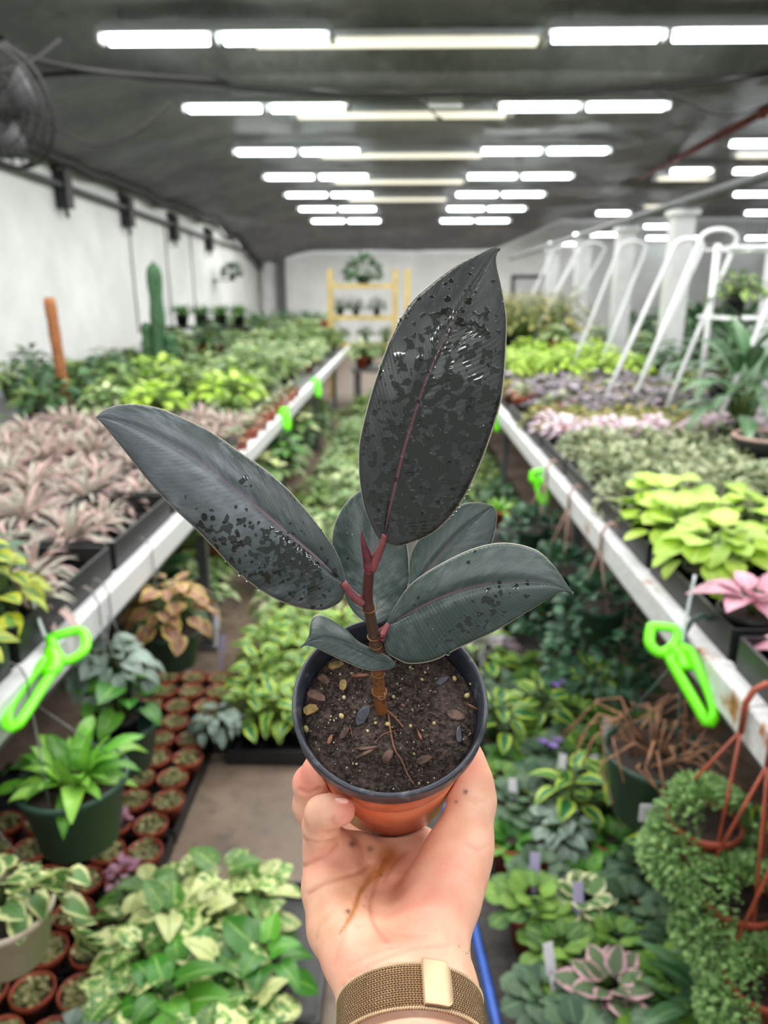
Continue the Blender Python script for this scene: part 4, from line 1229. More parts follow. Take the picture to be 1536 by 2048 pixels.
# ---------------- floor, right: african violets and others
vk = ['violet', 'violet', 'violetd', 'violet', 'violetd', 'violet', 'violetv', 'violetp']
cnt = 0
for r_ in range(15):
    for c_ in range(5):
        x = .345 + c_ * .135 + (.05 if r_ % 2 else 0); y = 1.06 + r_ * .128
        kd = RND.choice(['violet', 'violetd', 'violetd', 'violet', 'violet', 'violetd'] if r_ < 5 else ['violet', 'violetd', 'violetd', 'crinkle', 'crinkle', 'limev', 'silver', 'violet', 'violet'])
        if (r_, c_) in ((5, 2), (4, 3), (9, 1), (12, 2)): kd = 'violetf'
        if (r_, c_) == (2, 1): kd = 'violetp'
        if (r_, c_) == (4, 1): kd = 'violetv'
        if (r_, c_) in ((0, 3), (1, 3), (0, 4)): kd = 'violetd'
        nm = {'limev': 'lime-edged', 'crinkle': 'crinkled bright green', 'silver': 'silver grey', 'pothosg': 'glossy green', 'violetf': 'purple-flowered', 'violet': 'green', 'violetd': 'dark leaved', 'violetv': 'cream-edged', 'violetp': 'pink-edged'}[kd]
        K[kd].place((x + RND.uniform(-.015, .015), y + RND.uniform(-.015, .015), RND.uniform(0.0, .02)), RND.uniform(0, 6.28), (.55 if kd == 'silver' else 1.0) * RND.uniform(1.08, 1.35), f'{nm} plant on the right floor, {ORD[c_]} from the walkway, {ORD[r_]} row', 'african violets on the right floor')
for i, (x, y) in enumerate(((.66, 1.22), (.80, 1.34))): K['palm'].place((x, y, .002), i + .5, .5, ['dark pointed-leaf plant at the bottom right corner', 'dark pointed-leaf plant beside the lowest sedum'][i])
patch(['dark', 'pale', 'green'], .38, .80, 2, 3.4, 9.0, 13, 0.0, 'leafy plant on the floor beside right walkway edge', 'r', 'plants along the far right walkway', origin='from the walkway', sc=(.75, 1.0))
# ================================================================ HERO: rubber plant in its pot
EL = math.radians(42)
POT_C = Vector(((780 - 768) / F * .40, -(1400 - 1024) / F * .40, -.40))   # rim centre, camera frame
POT_A = Vector((0, math.sin(EL), math.cos(EL)))
POT_U = Vector((1, 0, 0))
POT_V = POT_A.cross(POT_U)
PR3 = CM.to_3x3()
PF = Matrix(((PR3 @ POT_U)[:], (PR3 @ POT_V)[:], (PR3 @ POT_A)[:])).transposed()   # pot frame -> world
PC = CM @ POT_C
PH = .100


def pf(x, y, z):
    return PC + PF @ Vector((x, y, z))


def on_soil(px, py, z=-.0125):
    """point of the soil plane seen at this pixel (camera frame -> world)"""
    r = Vector(((px - 768) / F, -(py - 1024) / F, -1))
    q = POT_C + POT_A * z
    t = q.dot(POT_A) / r.dot(POT_A)
    return CM @ (r * t)


base_pt = pf(0, 0, -PH)
rubber = empty('rubber_plant', base_pt, 0, 'potted dark-leaved rubber plant held up by the hand in the foreground', 'plant')

# --- materials
t = NT('terracotta_plastic')
ns = t.noise(t.coord(), 22, 4)
sm = t.noise(t.coord(), 9, 3)
c = t.mix(t.ramp(ns, .35, .7), lin(206, 104, 64), lin(228, 140, 104))
t.P(Base__Color=t.mix(t.ramp(sm, .52, .75, 0, .45), c, lin(150, 66, 36)), Roughness=t.ramp(ns, .3, .7, .22, .42))
t.bump(t.noise(t.coord(), 60, 2), .04, .002)
M_TERRA = t.m
t = NT('black_rim_plastic')
ns = t.noise(t.coord(), 140, 4)
t.P(Base__Color=t.mix(t.ramp(ns, .58, .72), lin(50, 54, 64), lin(88, 90, 98)), Roughness=t.ramp(ns, .3, .7, .28, .5))
M_RIM = t.m
t = NT('potting_soil')
co = t.coord()
ns = t.noise(co, 320, 6, .7)
n2 = t.noise(co, 90, 4, .6)
n3 = t.noise(co, 700, 3)
c = t.mix(t.ramp(ns, .35, .72), lin(30, 24, 22), lin(104, 85, 77))
c = t.mix(t.ramp(n2, .55, .75, 0, .6), c, lin(74, 60, 54))
c = t.mix(t.ramp(n3, .66, .72), c, lin(168, 146, 124))
t.P(Base__Color=c, Roughness=.85)
t.bump(ns, .9, .004)
M_SOIL = t.m
M_PERL = plain('perlite', lin(196, 184, 150), .8, var=.25, scale=200)
M_FERT = plain('fertilizer_bead', lin(182, 168, 112), .6, var=.25, scale=150)
M_BARK = plain('bark', lin(98, 74, 62), .8, var=.35, scale=120, bump=.5)
M_ROOT = plain('root', lin(128, 82, 60), .7, var=.3, scale=100)
M_DRYLEAF = plain('dry_leaf', lin(140, 116, 64), .7, var=.35, scale=120)

# --- pot
b = MB()
hb, rb = PH, .0395
b.lathe([(.001, -hb), (rb - .004, -hb), (rb, -hb + .003), (.0488, -.0108), (.0486, -.0108), (.0482, -.024), (rb - .0025, -hb + .006), (.001, -hb + .006)], 72, PC, 0, PF)
pot = b.build('pot', M_TERRA, rubber, origin=base_pt)
b = MB()
b.lathe([(.0487, -.0115), (.0512, -.0112), (.0524, -.0095), (.0526, -.003), (.0530, -.0012), (.0529, .0006), (.0520, .0014), (.0508, .0010), (.0500, -.0004), (.0492, -.003), (.0484, -.010), (.0474, -.020), (.0470, -.020), (.0480, -.0108)], 96, PC, 0, PF)
rim = b.build('rim', M_RIM, pot, origin=base_pt)
rim['label'] = 'dark grey rolled plastic rim of the pot'

# --- soil: uneven disc
b = MB()
NR, NA = 40, 110
vs, fs, uv = [], [], []
for i in range(NR + 1):
    for k in range(NA):
        r = .0476 * i / NR
        a = 2 * PI * k / NA
        x, y = r * math.cos(a), r * math.sin(a)
        h = noise.noise((x * 120, y * 120, 1)) * .0016 + noise.noise((x * 380, y * 380, 5)) * .0013 + noise.noise((x * 45, y * 45, 9)) * .002
        vs.append(pf(x, y, -.0125 + h - (.0012 if i == NR else 0)))
        uv.append((x * 10, y * 10))
for i in range(NR):
    for k in range(NA):
        fs.append((i * NA + k, i * NA + (k + 1) % NA, (i + 1) * NA + (k + 1) % NA, (i + 1) * NA + k))
b.add(vs, fs, uv)
soil = b.build('soil', M_SOIL, rubber, origin=base_pt)
rnd = random.Random(3)


def soil_child(name, mb, mat, smooth=True):
    o = link(name, mb.mesh(name, mat, smooth, base_pt), soil)
    return o


# loose crumbs of soil and perlite
def scatter(name, mat, n, r0, r1, flat=1.0, seed=0):
    q = random.Random(seed)
    m = MB()
    for _ in range(n):
        rr = .046 * math.sqrt(q.random())
        a = q.random() * 2 * PI
        s = q.uniform(r0, r1)
        R = Euler((q.uniform(0, 6), q.uniform(0, 6), q.uniform(0, 6))).to_matrix()
        m.ball(pf(rr * math.cos(a), rr * math.sin(a), -.0120 + s * .2), (s, s * q.uniform(.6, 1), s * q.uniform(.5, 1)), 6, 4, PF @ R)
    o = soil_child(name, m, mat, False)
    o['kind'] = 'stuff'
    return o


scatter('soil_crumb', M_SOIL, 1500, .0004, .0013, seed=1)
scatter('perlite', M_PERL, 130, .0003, .0008, seed=2)
for (px, py, s, mt) in [(683, 1432, .0030, M_FERT), (775, 1448, .0026, M_FERT), (787, 1394, .0020, M_FERT), (806, 1411, .0022, M_BARK), (934, 1391, .0032, M_FERT), (909, 1357, .0027, M_FERT),
                        (868, 1447, .0022, M_FERT), (821, 1452, .0020, M_FERT), (612, 1458, .0034, M_FERT), (688, 1395, .0022, M_PERL), (696, 1405, .0018, M_BARK), (941, 1368, .0016, M_FERT),
                        (713, 1528, .0014, M_PERL), (844, 1359, .0018, M_FERT), (820, 1335, .0020, M_FERT), (704, 1347, .0018, M_PERL), (867, 1385, .0020, M_BARK), (751, 1446, .0018, M_FERT), (735, 1462, .0016, M_PERL), (850, 1345, .0015, M_FERT), (828, 1508, .0015, M_FERT), (838, 1567, .0016, M_FERT)]:
    m = MB()
    R = Euler((rnd.uniform(0, 6), rnd.uniform(0, 6), rnd.uniform(0, 6))).to_matrix()
    m.ball(on_soil(px, py, -.0110), (s * .62, s * .5, s * .42), 9, 6, PF @ R)
    soil_child('bead', m, mt)
# bark chips and dry leaf bits: lumpy flat chunks
for (px, py, L, W, ang, mt) in [(632, 1392, .012, .006, -.5, M_BARK), (726, 1430, .013, .007, 1.0, M_RIM), (912, 1432, .010, .006, -.4, M_BARK), (622, 1420, .009, .006, .2, M_DRYLEAF), (686, 1370, .0075, .0045, 1.4, M_DRYLEAF),
                                (690, 1467, .008, .003, .9, M_BARK), (660, 1480, .006, .002, 1.2, M_ROOT), (735, 1497, .012, .0018, .1, M_BARK), (730, 1508, .012, .0018, .5, M_BARK), (776, 1512, .008, .005, .8, M_BARK),
                                (918, 1470, .010, .003, 1.5, M_RIM), (848, 1520, .009, .004, .3, M_BARK), (672, 1330, .010, .006, .2, M_DRYLEAF), (648, 1360, .008, .005, -.9, M_BARK), (885, 1362, .009, .004, .6, M_RIM), (838, 1468, .007, .0012, 1.9, M_ROOT), (945, 1415, .006, .001, -.6, M_ROOT), (720, 1352, .011, .0022, .05, M_ROOT)]:
    m = MB()
    c0 = on_soil(px, py, -.0112)
    ca, sa = math.cos(ang), math.sin(ang)
    vs = []
    outline = [(-.5, -.15), (-.3, -.5), (.2, -.42), (.5, -.1), (.38, .35), (-.05, .5), (-.42, .3)]
    for dz in (-.0008, .0009):
        for (x, y) in outline:
            X, Y = x * L * rnd.uniform(.85, 1.1), y * W * rnd.uniform(.8, 1.1)
            vs.append(c0 + PF @ Vector((X * ca - Y * sa, X * sa + Y * ca, dz + rnd.uniform(-.0004, .0006))))
    k = len(outline)
    fs = [tuple(range(k))[::-1], tuple(range(k, 2 * k))] + [(i, (i + 1) % k, k + (i + 1) % k, k + i) for i in range(k)]
    m.add(vs, fs)
    soil_child('bark_chip' if mt is not M_DRYLEAF else 'leaf_scrap', m, mt, False)
# the fine roots lying on the soil
for pts, r in [([(776, 1425), (782, 1468), (790, 1500), (803, 1520), (815, 1548), (829, 1570)], .0006), ([(770, 1418), (790, 1435), (806, 1454)], .0009), ([(785, 1462), (765, 1470), (748, 1486)], .00035), ([(700, 1450), (705, 1475)], .0004)]:
    m = MB()
    cp = catmull(pts, 22)
    m.tube([on_soil(x, y, -.0112) for x, y in cp], [r * (1 - .5 * i / 21) for i in range(22)], 6)
    soil_child('root', m, M_ROOT)

# --- stem
t = NT('stem_bark')
co = t.coord()
u_, v_ = t.uv()
ns = t.noise(co, 260, 4)
c = t.mix(t.ramp(v_, .25, .6), lin(120, 72, 34), lin(66, 48, 34))
c = t.mix(t.ramp(v_, .66, .9), c, lin(74, 34, 34))
c = t.mix(t.ramp(ns, .5, .72, 0, .7), c, lin(56, 40, 26))
t.P(Base__Color=c, Roughness=.5)
t.bump(ns, .3, .001)
M_STEM = t.m
M_NODE = plain('node_ring', lin(132, 84, 44), .55, var=.3, scale=200)
M_PET = plain('red_petiole', lin(130, 66, 70), .38, var=.2, scale=150)
M_SHEATH = plain('red_sheath', lin(104, 34, 46), .3, var=.25, scale=160)
s0 = on_soil(763, 1424)
stem_cam = [(757, 1365, .397), (753, 1300, .386), (741, 1235, .376), (735, 1195, .370), (738, 1140, .362)]
st = [s0 - PF @ Vector((0, 0, .006)), s0] + [cpt(*p) for p in stem_cam]
cp = catmull([tuple(p) for p in st], 70)
rad = []
nodes = [.22, .36, .55, .60, .775]
for i in range(70):
    f = i / 69
    r = .00345 * (1 - f) + .00255 * f
    for nd in nodes: r += .00055 * math.exp(-((f - nd) / .012) ** 2)
    rad.append(r)
b = MB()
b.tube([Vector(p) for p in cp], rad, 18)
stem = b.build('stem', M_STEM, rubber, origin=base_pt)
for nd in nodes:
    i = int(nd * 69)
    p, q = Vector(cp[i]), Vector(cp[i + 1])
    ax = (q - p).normalized()
    o1 = ax.orthogonal().normalized()
    o2 = ax.cross(o1)
    m = MB()
    m.tube([p + (o1 * math.cos(a) + o2 * math.sin(a)) * (rad[i] + .0001) + ax * .0005 * math.sin(a) for a in np.linspace(0, 2 * PI, 20, endpoint=False)], .00038, 6, True)
    link('node_ring', m.mesh('node_ring', M_NODE, True, base_pt), stem)
# round scar on the lower stem, and the small red bud beside the upper node
m = MB()
sc_p = cpt(763, 1392, .3975)
toward = (EYE - sc_p).normalized()
o1 = toward.orthogonal().normalized()
o2 = toward.cross(o1)
m.tube([sc_p + (o1 * math.cos(a) + o2 * math.sin(a)) * .0019 for a in np.linspace(0, 2 * PI, 18, endpoint=False)], .0005, 6, True)
link('leaf_scar', m.mesh('leaf_scar', M_NODE, True, base_pt), stem)
m = MB()
m.ball(cpt(763, 1273, .378), (.0016, .0014, .0024), 10, 7, PR3)
link('bud', m.mesh('bud', M_SHEATH, True, base_pt), stem)
# the pointed red leaf sheath at the top
m = MB()
sp = catmull([(739, 1142, .362), (736, 1120, .3605), (728, 1090, .358), (722, 1061, .356)], 26)
m.tube([cpt(*p) for p in sp], [.0031 * (1 - (i / 25)) ** .8 * (1 if i > 3 else .8 + .07 * i) + .0001 for i in range(26)], 14)
sheath = m.build('leaf_sheath', M_SHEATH, rubber, origin=base_pt)


# --- leaves
def rubber_leaf_mat(name, dust, wet_thr, dust_col, base_col, rib_col, wetk=.9):
    t = NT(name)
    u, v = t.uv()
    co = t.coord()
    au = t.math('ABSOLUTE', t.math('SUBTRACT', u, .5))
    # fine side veins running out and forward from the midrib
    ph = t.math('SUBTRACT', v, t.math('MULTIPLY', au, .42))
    vein = t.math('SINE', t.math('MULTIPLY', ph, 330.0))
    veinL = t.math('SINE', t.math('MULTIPLY', ph, 88.0))
    ns = t.noise(co, 70, 5, .6)
    big = t.noise(co, 26, 3, .5)
    # dusty bloom, streaked along the side veins
    cmb = t.n('ShaderNodeCombineXYZ')
    t.set(cmb.inputs[0], t.math('MULTIPLY', ph, 13.0)); t.set(cmb.inputs[1], t.math('MULTIPLY', au, 5.0))
    streak = t.noise(cmb.outputs[0], 1.6, 4, .6)
    f = t.math('MULTIPLY', t.ramp(streak, .35, .75), t.ramp(big, .3, .65))
    f = t.math('MULTIPLY', f, dust)
    f = t.math('ADD', f, t.math('MULTIPLY', t.attr('dust'), dust))
    f = t.math('MINIMUM', f, 1.0)
    c = t.mix(f, base_col, dust_col)
    c = t.mix(t.math('MULTIPLY', t.ramp(vein, .3, 1), .07), c, dust_col)
    # water film: darker, glossier patches
    n = t.n('ShaderNodeTexVoronoi', Scale=290.0, Vector=co)
    n.feature = 'SMOOTH_F1'
    wn = t.noise(co, 235, 2, .5)
    wsum = t.math('ADD', t.math('MULTIPLY', wn, .75), t.math('MULTIPLY', n.outputs[0], .35))
    wa_ = t.attr('wet')
    lim = t.math('ADD', wet_thr - .20, t.math('MULTIPLY', wa_, .24))
    dw = t.math('SUBTRACT', wsum, lim)
    wet = t.math('MULTIPLY', t.ramp(dw, .012, -.012), t.ramp(wa_, .12, .3))
    c = t.mix(t.math('MULTIPLY', wet, wetk), c, lin(26, 33, 24))
    # specks of grit
    vo = t.n('ShaderNodeTexVoronoi', Scale=420.0, Vector=co)
    spk = t.math('MULTIPLY', t.ramp(vo.outputs[0], .17, .10), t.ramp(ns, .58, .66))
    c = t.mix(spk, c, lin(170, 174, 172))
    # midrib
    wdt = t.math('MULTIPLY', t.math('SUBTRACT', 1.15, v), .017)
    rib = t.math('LESS_THAN', au, wdt)
    ribs = t.ramp(t.math('DIVIDE', au, wdt), 1.25, .5)
    c = t.mix(t.math('MULTIPLY', ribs, t.ramp(v, 1.05, .1, .25, 1.0)), c, rib_col)
    c = t.mix(t.ramp(au, .4885, .4935), c, lin(176, 172, 152))
    ro = t.math('ADD', .36, t.math('MULTIPLY', f, .16))
    ro = t.mix(wet, ro, (.09, .09, .09))
    t.P(Base__Color=c, Roughness=ro)
    t.p.inputs['Specular IOR Level'].default_value = .5
    h = t.math('ADD', t.math('MULTIPLY', vein, .05), t.math('MULTIPLY', veinL, .06))
    h = t.math('SUBTRACT', h, t.math('MULTIPLY', ribs, .9))
    h = t.math('ADD', h, t.math('MULTIPLY', wet, .35))
    t.bump(h, .35, .0012)
    return t.m


M_LEDGE = plain('leaf_margin', lin(150, 146, 128), .45, var=.2, scale=200)
M_DROP = NT('water')
M_DROP.P(Base__Color=(1, 1, 1), Roughness=.02)
M_DROP.p.inputs['Transmission Weight'].default_value = 1.0
M_DROP.p.inputs['IOR'].default_value = 1.33
M_DROP = M_DROP.m
RIBR = lin(112, 58, 66)
LM = {
    1: rubber_leaf_mat('leaf_upper', .35, .53, lin(78, 84, 86), lin(40, 45, 42), lin(106, 62, 68), .85),
    2: rubber_leaf_mat('leaf_left', .70, .485, lin(136, 142, 150), lin(42, 56, 53), lin(128, 106, 116)),
    3: rubber_leaf_mat('leaf_right', .45, .46, lin(118, 128, 130), lin(42, 60, 53), lin(104, 80, 86)),
    4: rubber_leaf_mat('leaf_small', .50, .42, lin(110, 124, 124), lin(38, 56, 52), lin(92, 100, 98)),
    5: rubber_leaf_mat('leaf_back', .50, .42, lin(112, 126, 126), lin(40, 58, 54), lin(120, 96, 108)),
}


def rubber_leaf(L, Mid, R, dm, off, matk, wet, dust, nt=72, ns=22, tipcurl=0.0, ripple=0.0, lab=None, drops=()):
    """outline polylines L, R and midrib Mid in pixels base->tip, dm = depth along the midrib, off = (left, right) extra depth of the edges"""
    l = catmull(L, nt); m_ = catmull(Mid, nt); r = catmull(R, nt)
    d = np.interp(np.linspace(0, 1, nt), np.linspace(0, 1, len(dm)), dm)
    b = MB()
    vs, uv, aw, ad = [], [], [], []
    for i in range(nt):
        tt = i / (nt - 1)
        for j in range(ns + 1):
            s = j / ns * 2 - 1
            e = l[i] if s < 0 else r[i]
            k = abs(s)
            p = m_[i] * (1 - k) + e * k
            o = off[0] if s < 0 else off[1]
            wid = np.linalg.norm(e - m_[i]) / 150.0
            dd = d[i] + o * wid * (k ** 2) - .0018 * math.exp(-(k / .10) ** 2) * -1 * min(1, wid * 3)
            dd += ripple * math.sin(tt * 46 + k * -5) * k * .0006 * wid
            dd += tipcurl * max(0, tt - .9) ** 1 * 10
            vs.append(cpt(p[0], p[1], dd))
            uv.append((.5 + s / 2, tt))
            aw.append(wet(s, tt)); ad.append(dust(s, tt))
    fs = []
    for i in range(nt - 1):
        for j in range(ns):
            a = i * (ns + 1) + j
            fs.append((a, a + ns + 1, a + ns + 2, a + 1))
    b.add(vs, fs, uv)
    me = b.mesh('leaf', [LM[matk], M_LEDGE], True, base_pt)
    for nm, arr in (('wet', aw), ('dust', ad)):
        at = me.attributes.new(nm, 'FLOAT', 'POINT')
        at.data.foreach_set('value', np.array(arr, dtype=np.float32))
    # make the upper face look at the eye, then give the blade its thickness
    o = link('leaf', me, rubber)
    n0 = me.polygons[len(me.polygons) // 2]
    if n0.normal.dot(EYE - base_pt - Vector(n0.center)) < 0: me.flip_normals()
    so = o.modifiers.new('thickness', 'SOLIDIFY')
    so.thickness = .0011
    so.offset = -1
    so.material_offset_rim = 1
    if lab: o['label'] = lab
    # droplets: flattened beads sitting on the blade
    if drops:
        q = random.Random(int(matk * 10 + 1))
        mm = MB()
        for (px, py, s) in drops:
            best = min(range(len(vs)), key=lambda k: 0 if False else (_pp[0][k] - px) ** 2 + (_pp[1][k] - py) ** 2) if False else None
        P = np.array([CM.inverted() @ v for v in vs])
        X = 768 - F * P[:, 0] / P[:, 2]; Y = 1024 + F * P[:, 1] / P[:, 2]
        W = ns + 1
        for (px, py, s) in drops:
            k = int(np.argmin((X - px) ** 2 + (Y - py) ** 2))
            i, j = min(max(k // W, 1), nt - 2), min(max(k % W, 1), ns - 1)
            tu = (vs[i * W + j + 1] - vs[i * W + j - 1]).normalized()
            tv = (vs[(i + 1) * W + j] - vs[(i - 1) * W + j])
            nn = tu.cross(tv).normalized()
            if nn.dot(EYE - vs[k]) < 0: nn = -nn
            tv = nn.cross(tu)
            Mx = Matrix((tu[:], tv[:], nn[:])).transposed()
            ctr = vs[k]
            m2 = Mx @ Matrix.Rotation(q.uniform(0, 3), 3, 'Z')
            mm.ball(ctr + nn * s * .15, (s * q.uniform(.8, 1.5), s * q.uniform(.7, 1.1), s * .65), 12, 8, m2)
        dr = link('droplet', mm.mesh('droplet', M_DROP, True, base_pt), o)
        dr['kind'] = 'stuff'
    return o


def blob(cs):
    """soft sum of ellipses in leaf space (s in -1..1, t in 0..1)"""
    return lambda s, t: min(1.0, sum(a * math.exp(-((s - cx) / rx) ** 2 - ((t - cy) / ry) ** 2) for cx, cy, rx, ry, a in cs))


zero = lambda s, t: 0.0
q = random.Random(11)
# upper, big upright leaf
L1 = [(766, 1082), (752, 1070), (730, 1020), (719, 961), (717, 905), (721, 870), (738, 800), (760, 731), (786, 665), (821, 605), (864, 566), (912, 531), (960, 507), (980, 496), (992, 493), (1000, 496)]
R1 = [(766, 1082), (782, 1089), (803, 1091), (868, 1065), (920, 1009), (964, 922), (999, 817), (1008, 765), (1012, 700), (1013, 635), (1003, 574), (994, 535), (992, 515), (996, 503), (1000, 496)]
Mi1 = [(766, 1082), (783, 1000), (804, 910), (828, 830), (853, 755), (882, 692), (920, 622), (955, 560), (982, 515), (1000, 496)]
d1 = [(rx_, ry_, q.uniform(.0008, .0015)) for rx_, ry_ in [(748, 828), (800, 850), (772, 845), (838, 808), (931, 648), (958, 652), (975, 730), (965, 727), (908, 748), (936, 820), (860, 780), (757, 1022), (748, 985), (808, 925), (900, 925), (945, 935), (848, 980), (815, 945), (850, 850), (842, 845), (787, 860), (820, 1000), (870, 1005), (935, 900), (770, 930), (790, 960), (930, 690), (890, 760), (942, 800), (770, 880), (838, 715), (880, 860), (905, 975), (760, 1000), (970, 640), (850, 1030)]]
d1 += [(q.uniform(740, 985), q.uniform(600, 1060), q.uniform(.0003, .0007)) for _ in range(70)]
rubber_leaf(L1, Mi1, R1, [.357, .352, .347, .343, .341, .342, .346, .350], (.006, .008), 1,
            blob([(.1, .18, 1.2, .33, 1.0), (-.3, .72, .7, .25, .55), (.5, .55, .7, .3, .6)]), blob([(.3, .93, .5, .12, .8)]), drops=d1, ripple=.4, lab='tall upright leaf at the top, wet with water drops')
# left leaf
L2 = [(690, 1170), (689, 1150), (672, 1103), (637, 1051), (584, 987), (532, 940), (479, 903), (426, 866), (377, 841), (321, 817), (268, 808), (226, 812), (203, 824), (192, 834)]
R2 = [(690, 1170), (686, 1197), (665, 1214), (637, 1221), (584, 1212), (532, 1188), (479, 1149), (444, 1114), (391, 1058), (349, 1019), (303, 970), (261, 917), (222, 868), (203, 846), (192, 834)]
Mi2 = [(690, 1170), (637, 1117), (584, 1072), (514, 1012), (461, 970), (409, 928), (338, 884), (268, 852), (222, 838), (192, 834)]
d2 = [(413, 1033, .0016), (428, 1037, .0013), (450, 1040, .0010), (480, 1040, .0010), (502, 1042, .0009), (476, 1075, .0014), (482, 1085, .0011), (565, 1065, .0012), (570, 1078, .0012), (590, 1090, .0011), (604, 1105, .0011), (620, 1130, .0011), (636, 1140, .0010), (668, 1140, .0014), (672, 1148, .0010), (640, 1160, .0008), (600, 1150, .0006), (560, 1150, .0006), (645, 1100, .0007)]
d2 += [(q.uniform(400, 660), q.uniform(1040, 1190), q.uniform(.0004, .0008)) for _ in range(40)]
rubber_leaf(L2, Mi2, R2, [.368, .364, .361, .359, .357, .356, .357, .360], (.007, .010), 2,
            blob([(.5, .33, .45, .24, 1.0), (.3, .12, .5, .12, .6), (-.35, .47, .16, .04, 1.2), (.85, .5, .2, .1, .7)]), blob([(.2, .72, .8, .28, .75), (.45, .45, .3, .08, .5), (.1, .35, .2, .4, .25)]), drops=d2, ripple=1.0, lab='long leaf reaching left with a dusty grey bloom')
# right leaf
L3 = [(770, 1254), (777, 1238), (795, 1204), (825, 1165), (877, 1130), (938, 1100), (986, 1087), (1029, 1087), (1073, 1100), (1103, 1126), (1129, 1161), (1139, 1176), (1147, 1187)]
R3 = [(770, 1254), (766, 1274), (775, 1304), (795, 1319), (821, 1328), (868, 1321), (921, 1295), (986, 1265), (1051, 1226), (1094, 1200), (1120, 1185), (1136, 1184), (1147, 1187)]
Mi3 = [(770, 1254), (834, 1217), (899, 1187), (964, 1169), (1029, 1163), (1094, 1167), (1147, 1187)]
d3 = [(1000, 1165, .0012), (998, 1172, .0009), (1050, 1190, .0009), (985, 1205, .0008), (990, 1190, .0008), (1056, 1190, .0006), (953, 1103, .0007), (905, 1320, .0008), (960, 1230, .0006), (838, 1195, .0006)]
d3 += [(q.uniform(800, 1040), q.uniform(1160, 1280), q.uniform(.0002, .0004)) for _ in range(24)]
rubber_leaf(L3, Mi3, R3, [.384, .379, .374, .371, .369, .370, .373], (.010, .006), 3,
            blob([(.45, .58, .35, .09, 1.3), (.55, .45, .3, .07, .9), (.12, .74, .22, .055, 1.2), (-.1, .18, .2, .05, .9), (-.75, .46, .15, .04, .9), (.8, .36, .2, .1, .7)]), blob([(.0, .8, .6, .18, .6), (-.7, .6, .3, .25, .5)]), drops=d3, lab='leaf reaching right above the rim')
# small lower-left leaf, folded
L4 = [(790, 1328), (779, 1314), (747, 1299), (716, 1282), (691, 1258), (663, 1239), (641, 1229), (627, 1233), (620, 1250), (618, 1270), (610, 1284), (600, 1294)]
R4 = [(790, 1328), (788, 1334), (776, 1338), (747, 1341), (722, 1336), (685, 1321), (641, 1300), (622, 1293), (609, 1292), (600, 1294)]
Mi4 = [(790, 1328), (747, 1311), (700, 1289), (663, 1279), (632, 1279), (614, 1287), (600, 1294)]
rubber_leaf(L4, Mi4, R4, [.386, .382, .379, .377, .376, .377], (.022, -.004), 4, zero, blob([(-.3, .5, .5, .4, .3)]), nt=48, ns=18, lab='smallest leaf, folded low over the left of the pot')
# back leaves
L5 = [(745, 1246), (729, 1243), (700, 1215), (680, 1165), (664, 1100), (666, 1060), (677, 1030), (694, 1003), (712, 987), (726, 978), (738, 975)]
R5 = [(745, 1246), (762, 1247), (786, 1230), (806, 1200), (818, 1170), (817, 1110), (808, 1060), (790, 1020), (768, 992), (752, 979), (738, 975)]
Mi5 = [(745, 1246), (744, 1200), (743, 1140), (742, 1080), (740, 1030), (738, 975)]
rubber_leaf(L5, Mi5, R5, [.392, .402, .409, .413, .416, .420], (.010, .010), 5, blob([(-.7, .42, .3, .1, .7)]), blob([(0, .6, .4, .3, .35)]), nt=48, ns=18, lab='leaf behind the stem, hanging down into the pot')
L6 = [(796, 1236), (806, 1205), (817, 1160), (822, 1110), (842, 1070), (880, 1035), (920, 1010), (945, 1005), (968, 1006), (984, 1012)]
R6 = [(796, 1236), (830, 1240), (890, 1215), (940, 1170), (970, 1120), (986, 1080), (993, 1045), (994, 1028), (990, 1018), (984, 1012)]
Mi6 = [(796, 1236), (835, 1165), (880, 1110), (925, 1062), (960, 1032), (984, 1012)]
rubber_leaf(L6, Mi6, R6, [.400, .410, .417, .422, .426, .430], (.008, .008), 5, zero, blob([(0, .7, .8, .3, .4)]), nt=48, ns=18, lab='leaf behind right, half hidden by the leaf in front')
# petioles
for pts, r0, r1 in [([(742, 1140, .362), (752, 1117, .360), (764, 1090, .3575), (770, 1068, .3565)], .0026, .0016), ([(728, 1206, .371), (712, 1196, .3695), (700, 1184, .3685), (686, 1165, .3668)], .0026, .0017),
                    ([(760, 1280, .380), (768, 1262, .383), (778, 1248, .3838)], .0022, .0016), ([(762, 1340, .392), (776, 1334, .3885), (786, 1329, .3868)], .0015, .0010),
                    ([(742, 1225, .377), (745, 1240, .384), (745, 1248, .392)], .0022, .0016), ([(752, 1270, .383), (775, 1255, .392), (797, 1236, .400)], .0022, .0016)]:
    m = MB()
    cp = catmull(pts, 16)
    m.tube([cpt(*p) for p in cp], [r0 + (r1 - r0) * i / 15 for i in range(16)], 12)
    pt = m.build('petiole', M_PET, rubber, origin=base_pt)

# ================================================================ HAND (one continuous skin, grown from a distance field)
def cam3(p):
    return np.array([(p[0] - 768) / F * p[2], -(p[1] - 1024) / F * p[2], -p[2]])


VX = .00125
wr0, wr1 = np.array([-.075, -.40, -.60]), np.array([.085, -.135, -.255])
lo = np.array([-.066, -.300, -.560]); hi = np.array([.074, -.128, -.262])
dims = np.ceil((hi - lo) / VX).astype(int) + 1
gx = (lo[0] + VX * np.arange(dims[0], dtype=np.float32)).astype(np.float32)[:, None, None]
gy = (lo[1] + VX * np.arange(dims[1], dtype=np.float32)).astype(np.float32)[None, :, None]
gz = (lo[2] + VX * np.arange(dims[2], dtype=np.float32)).astype(np.float32)[None, None, :]


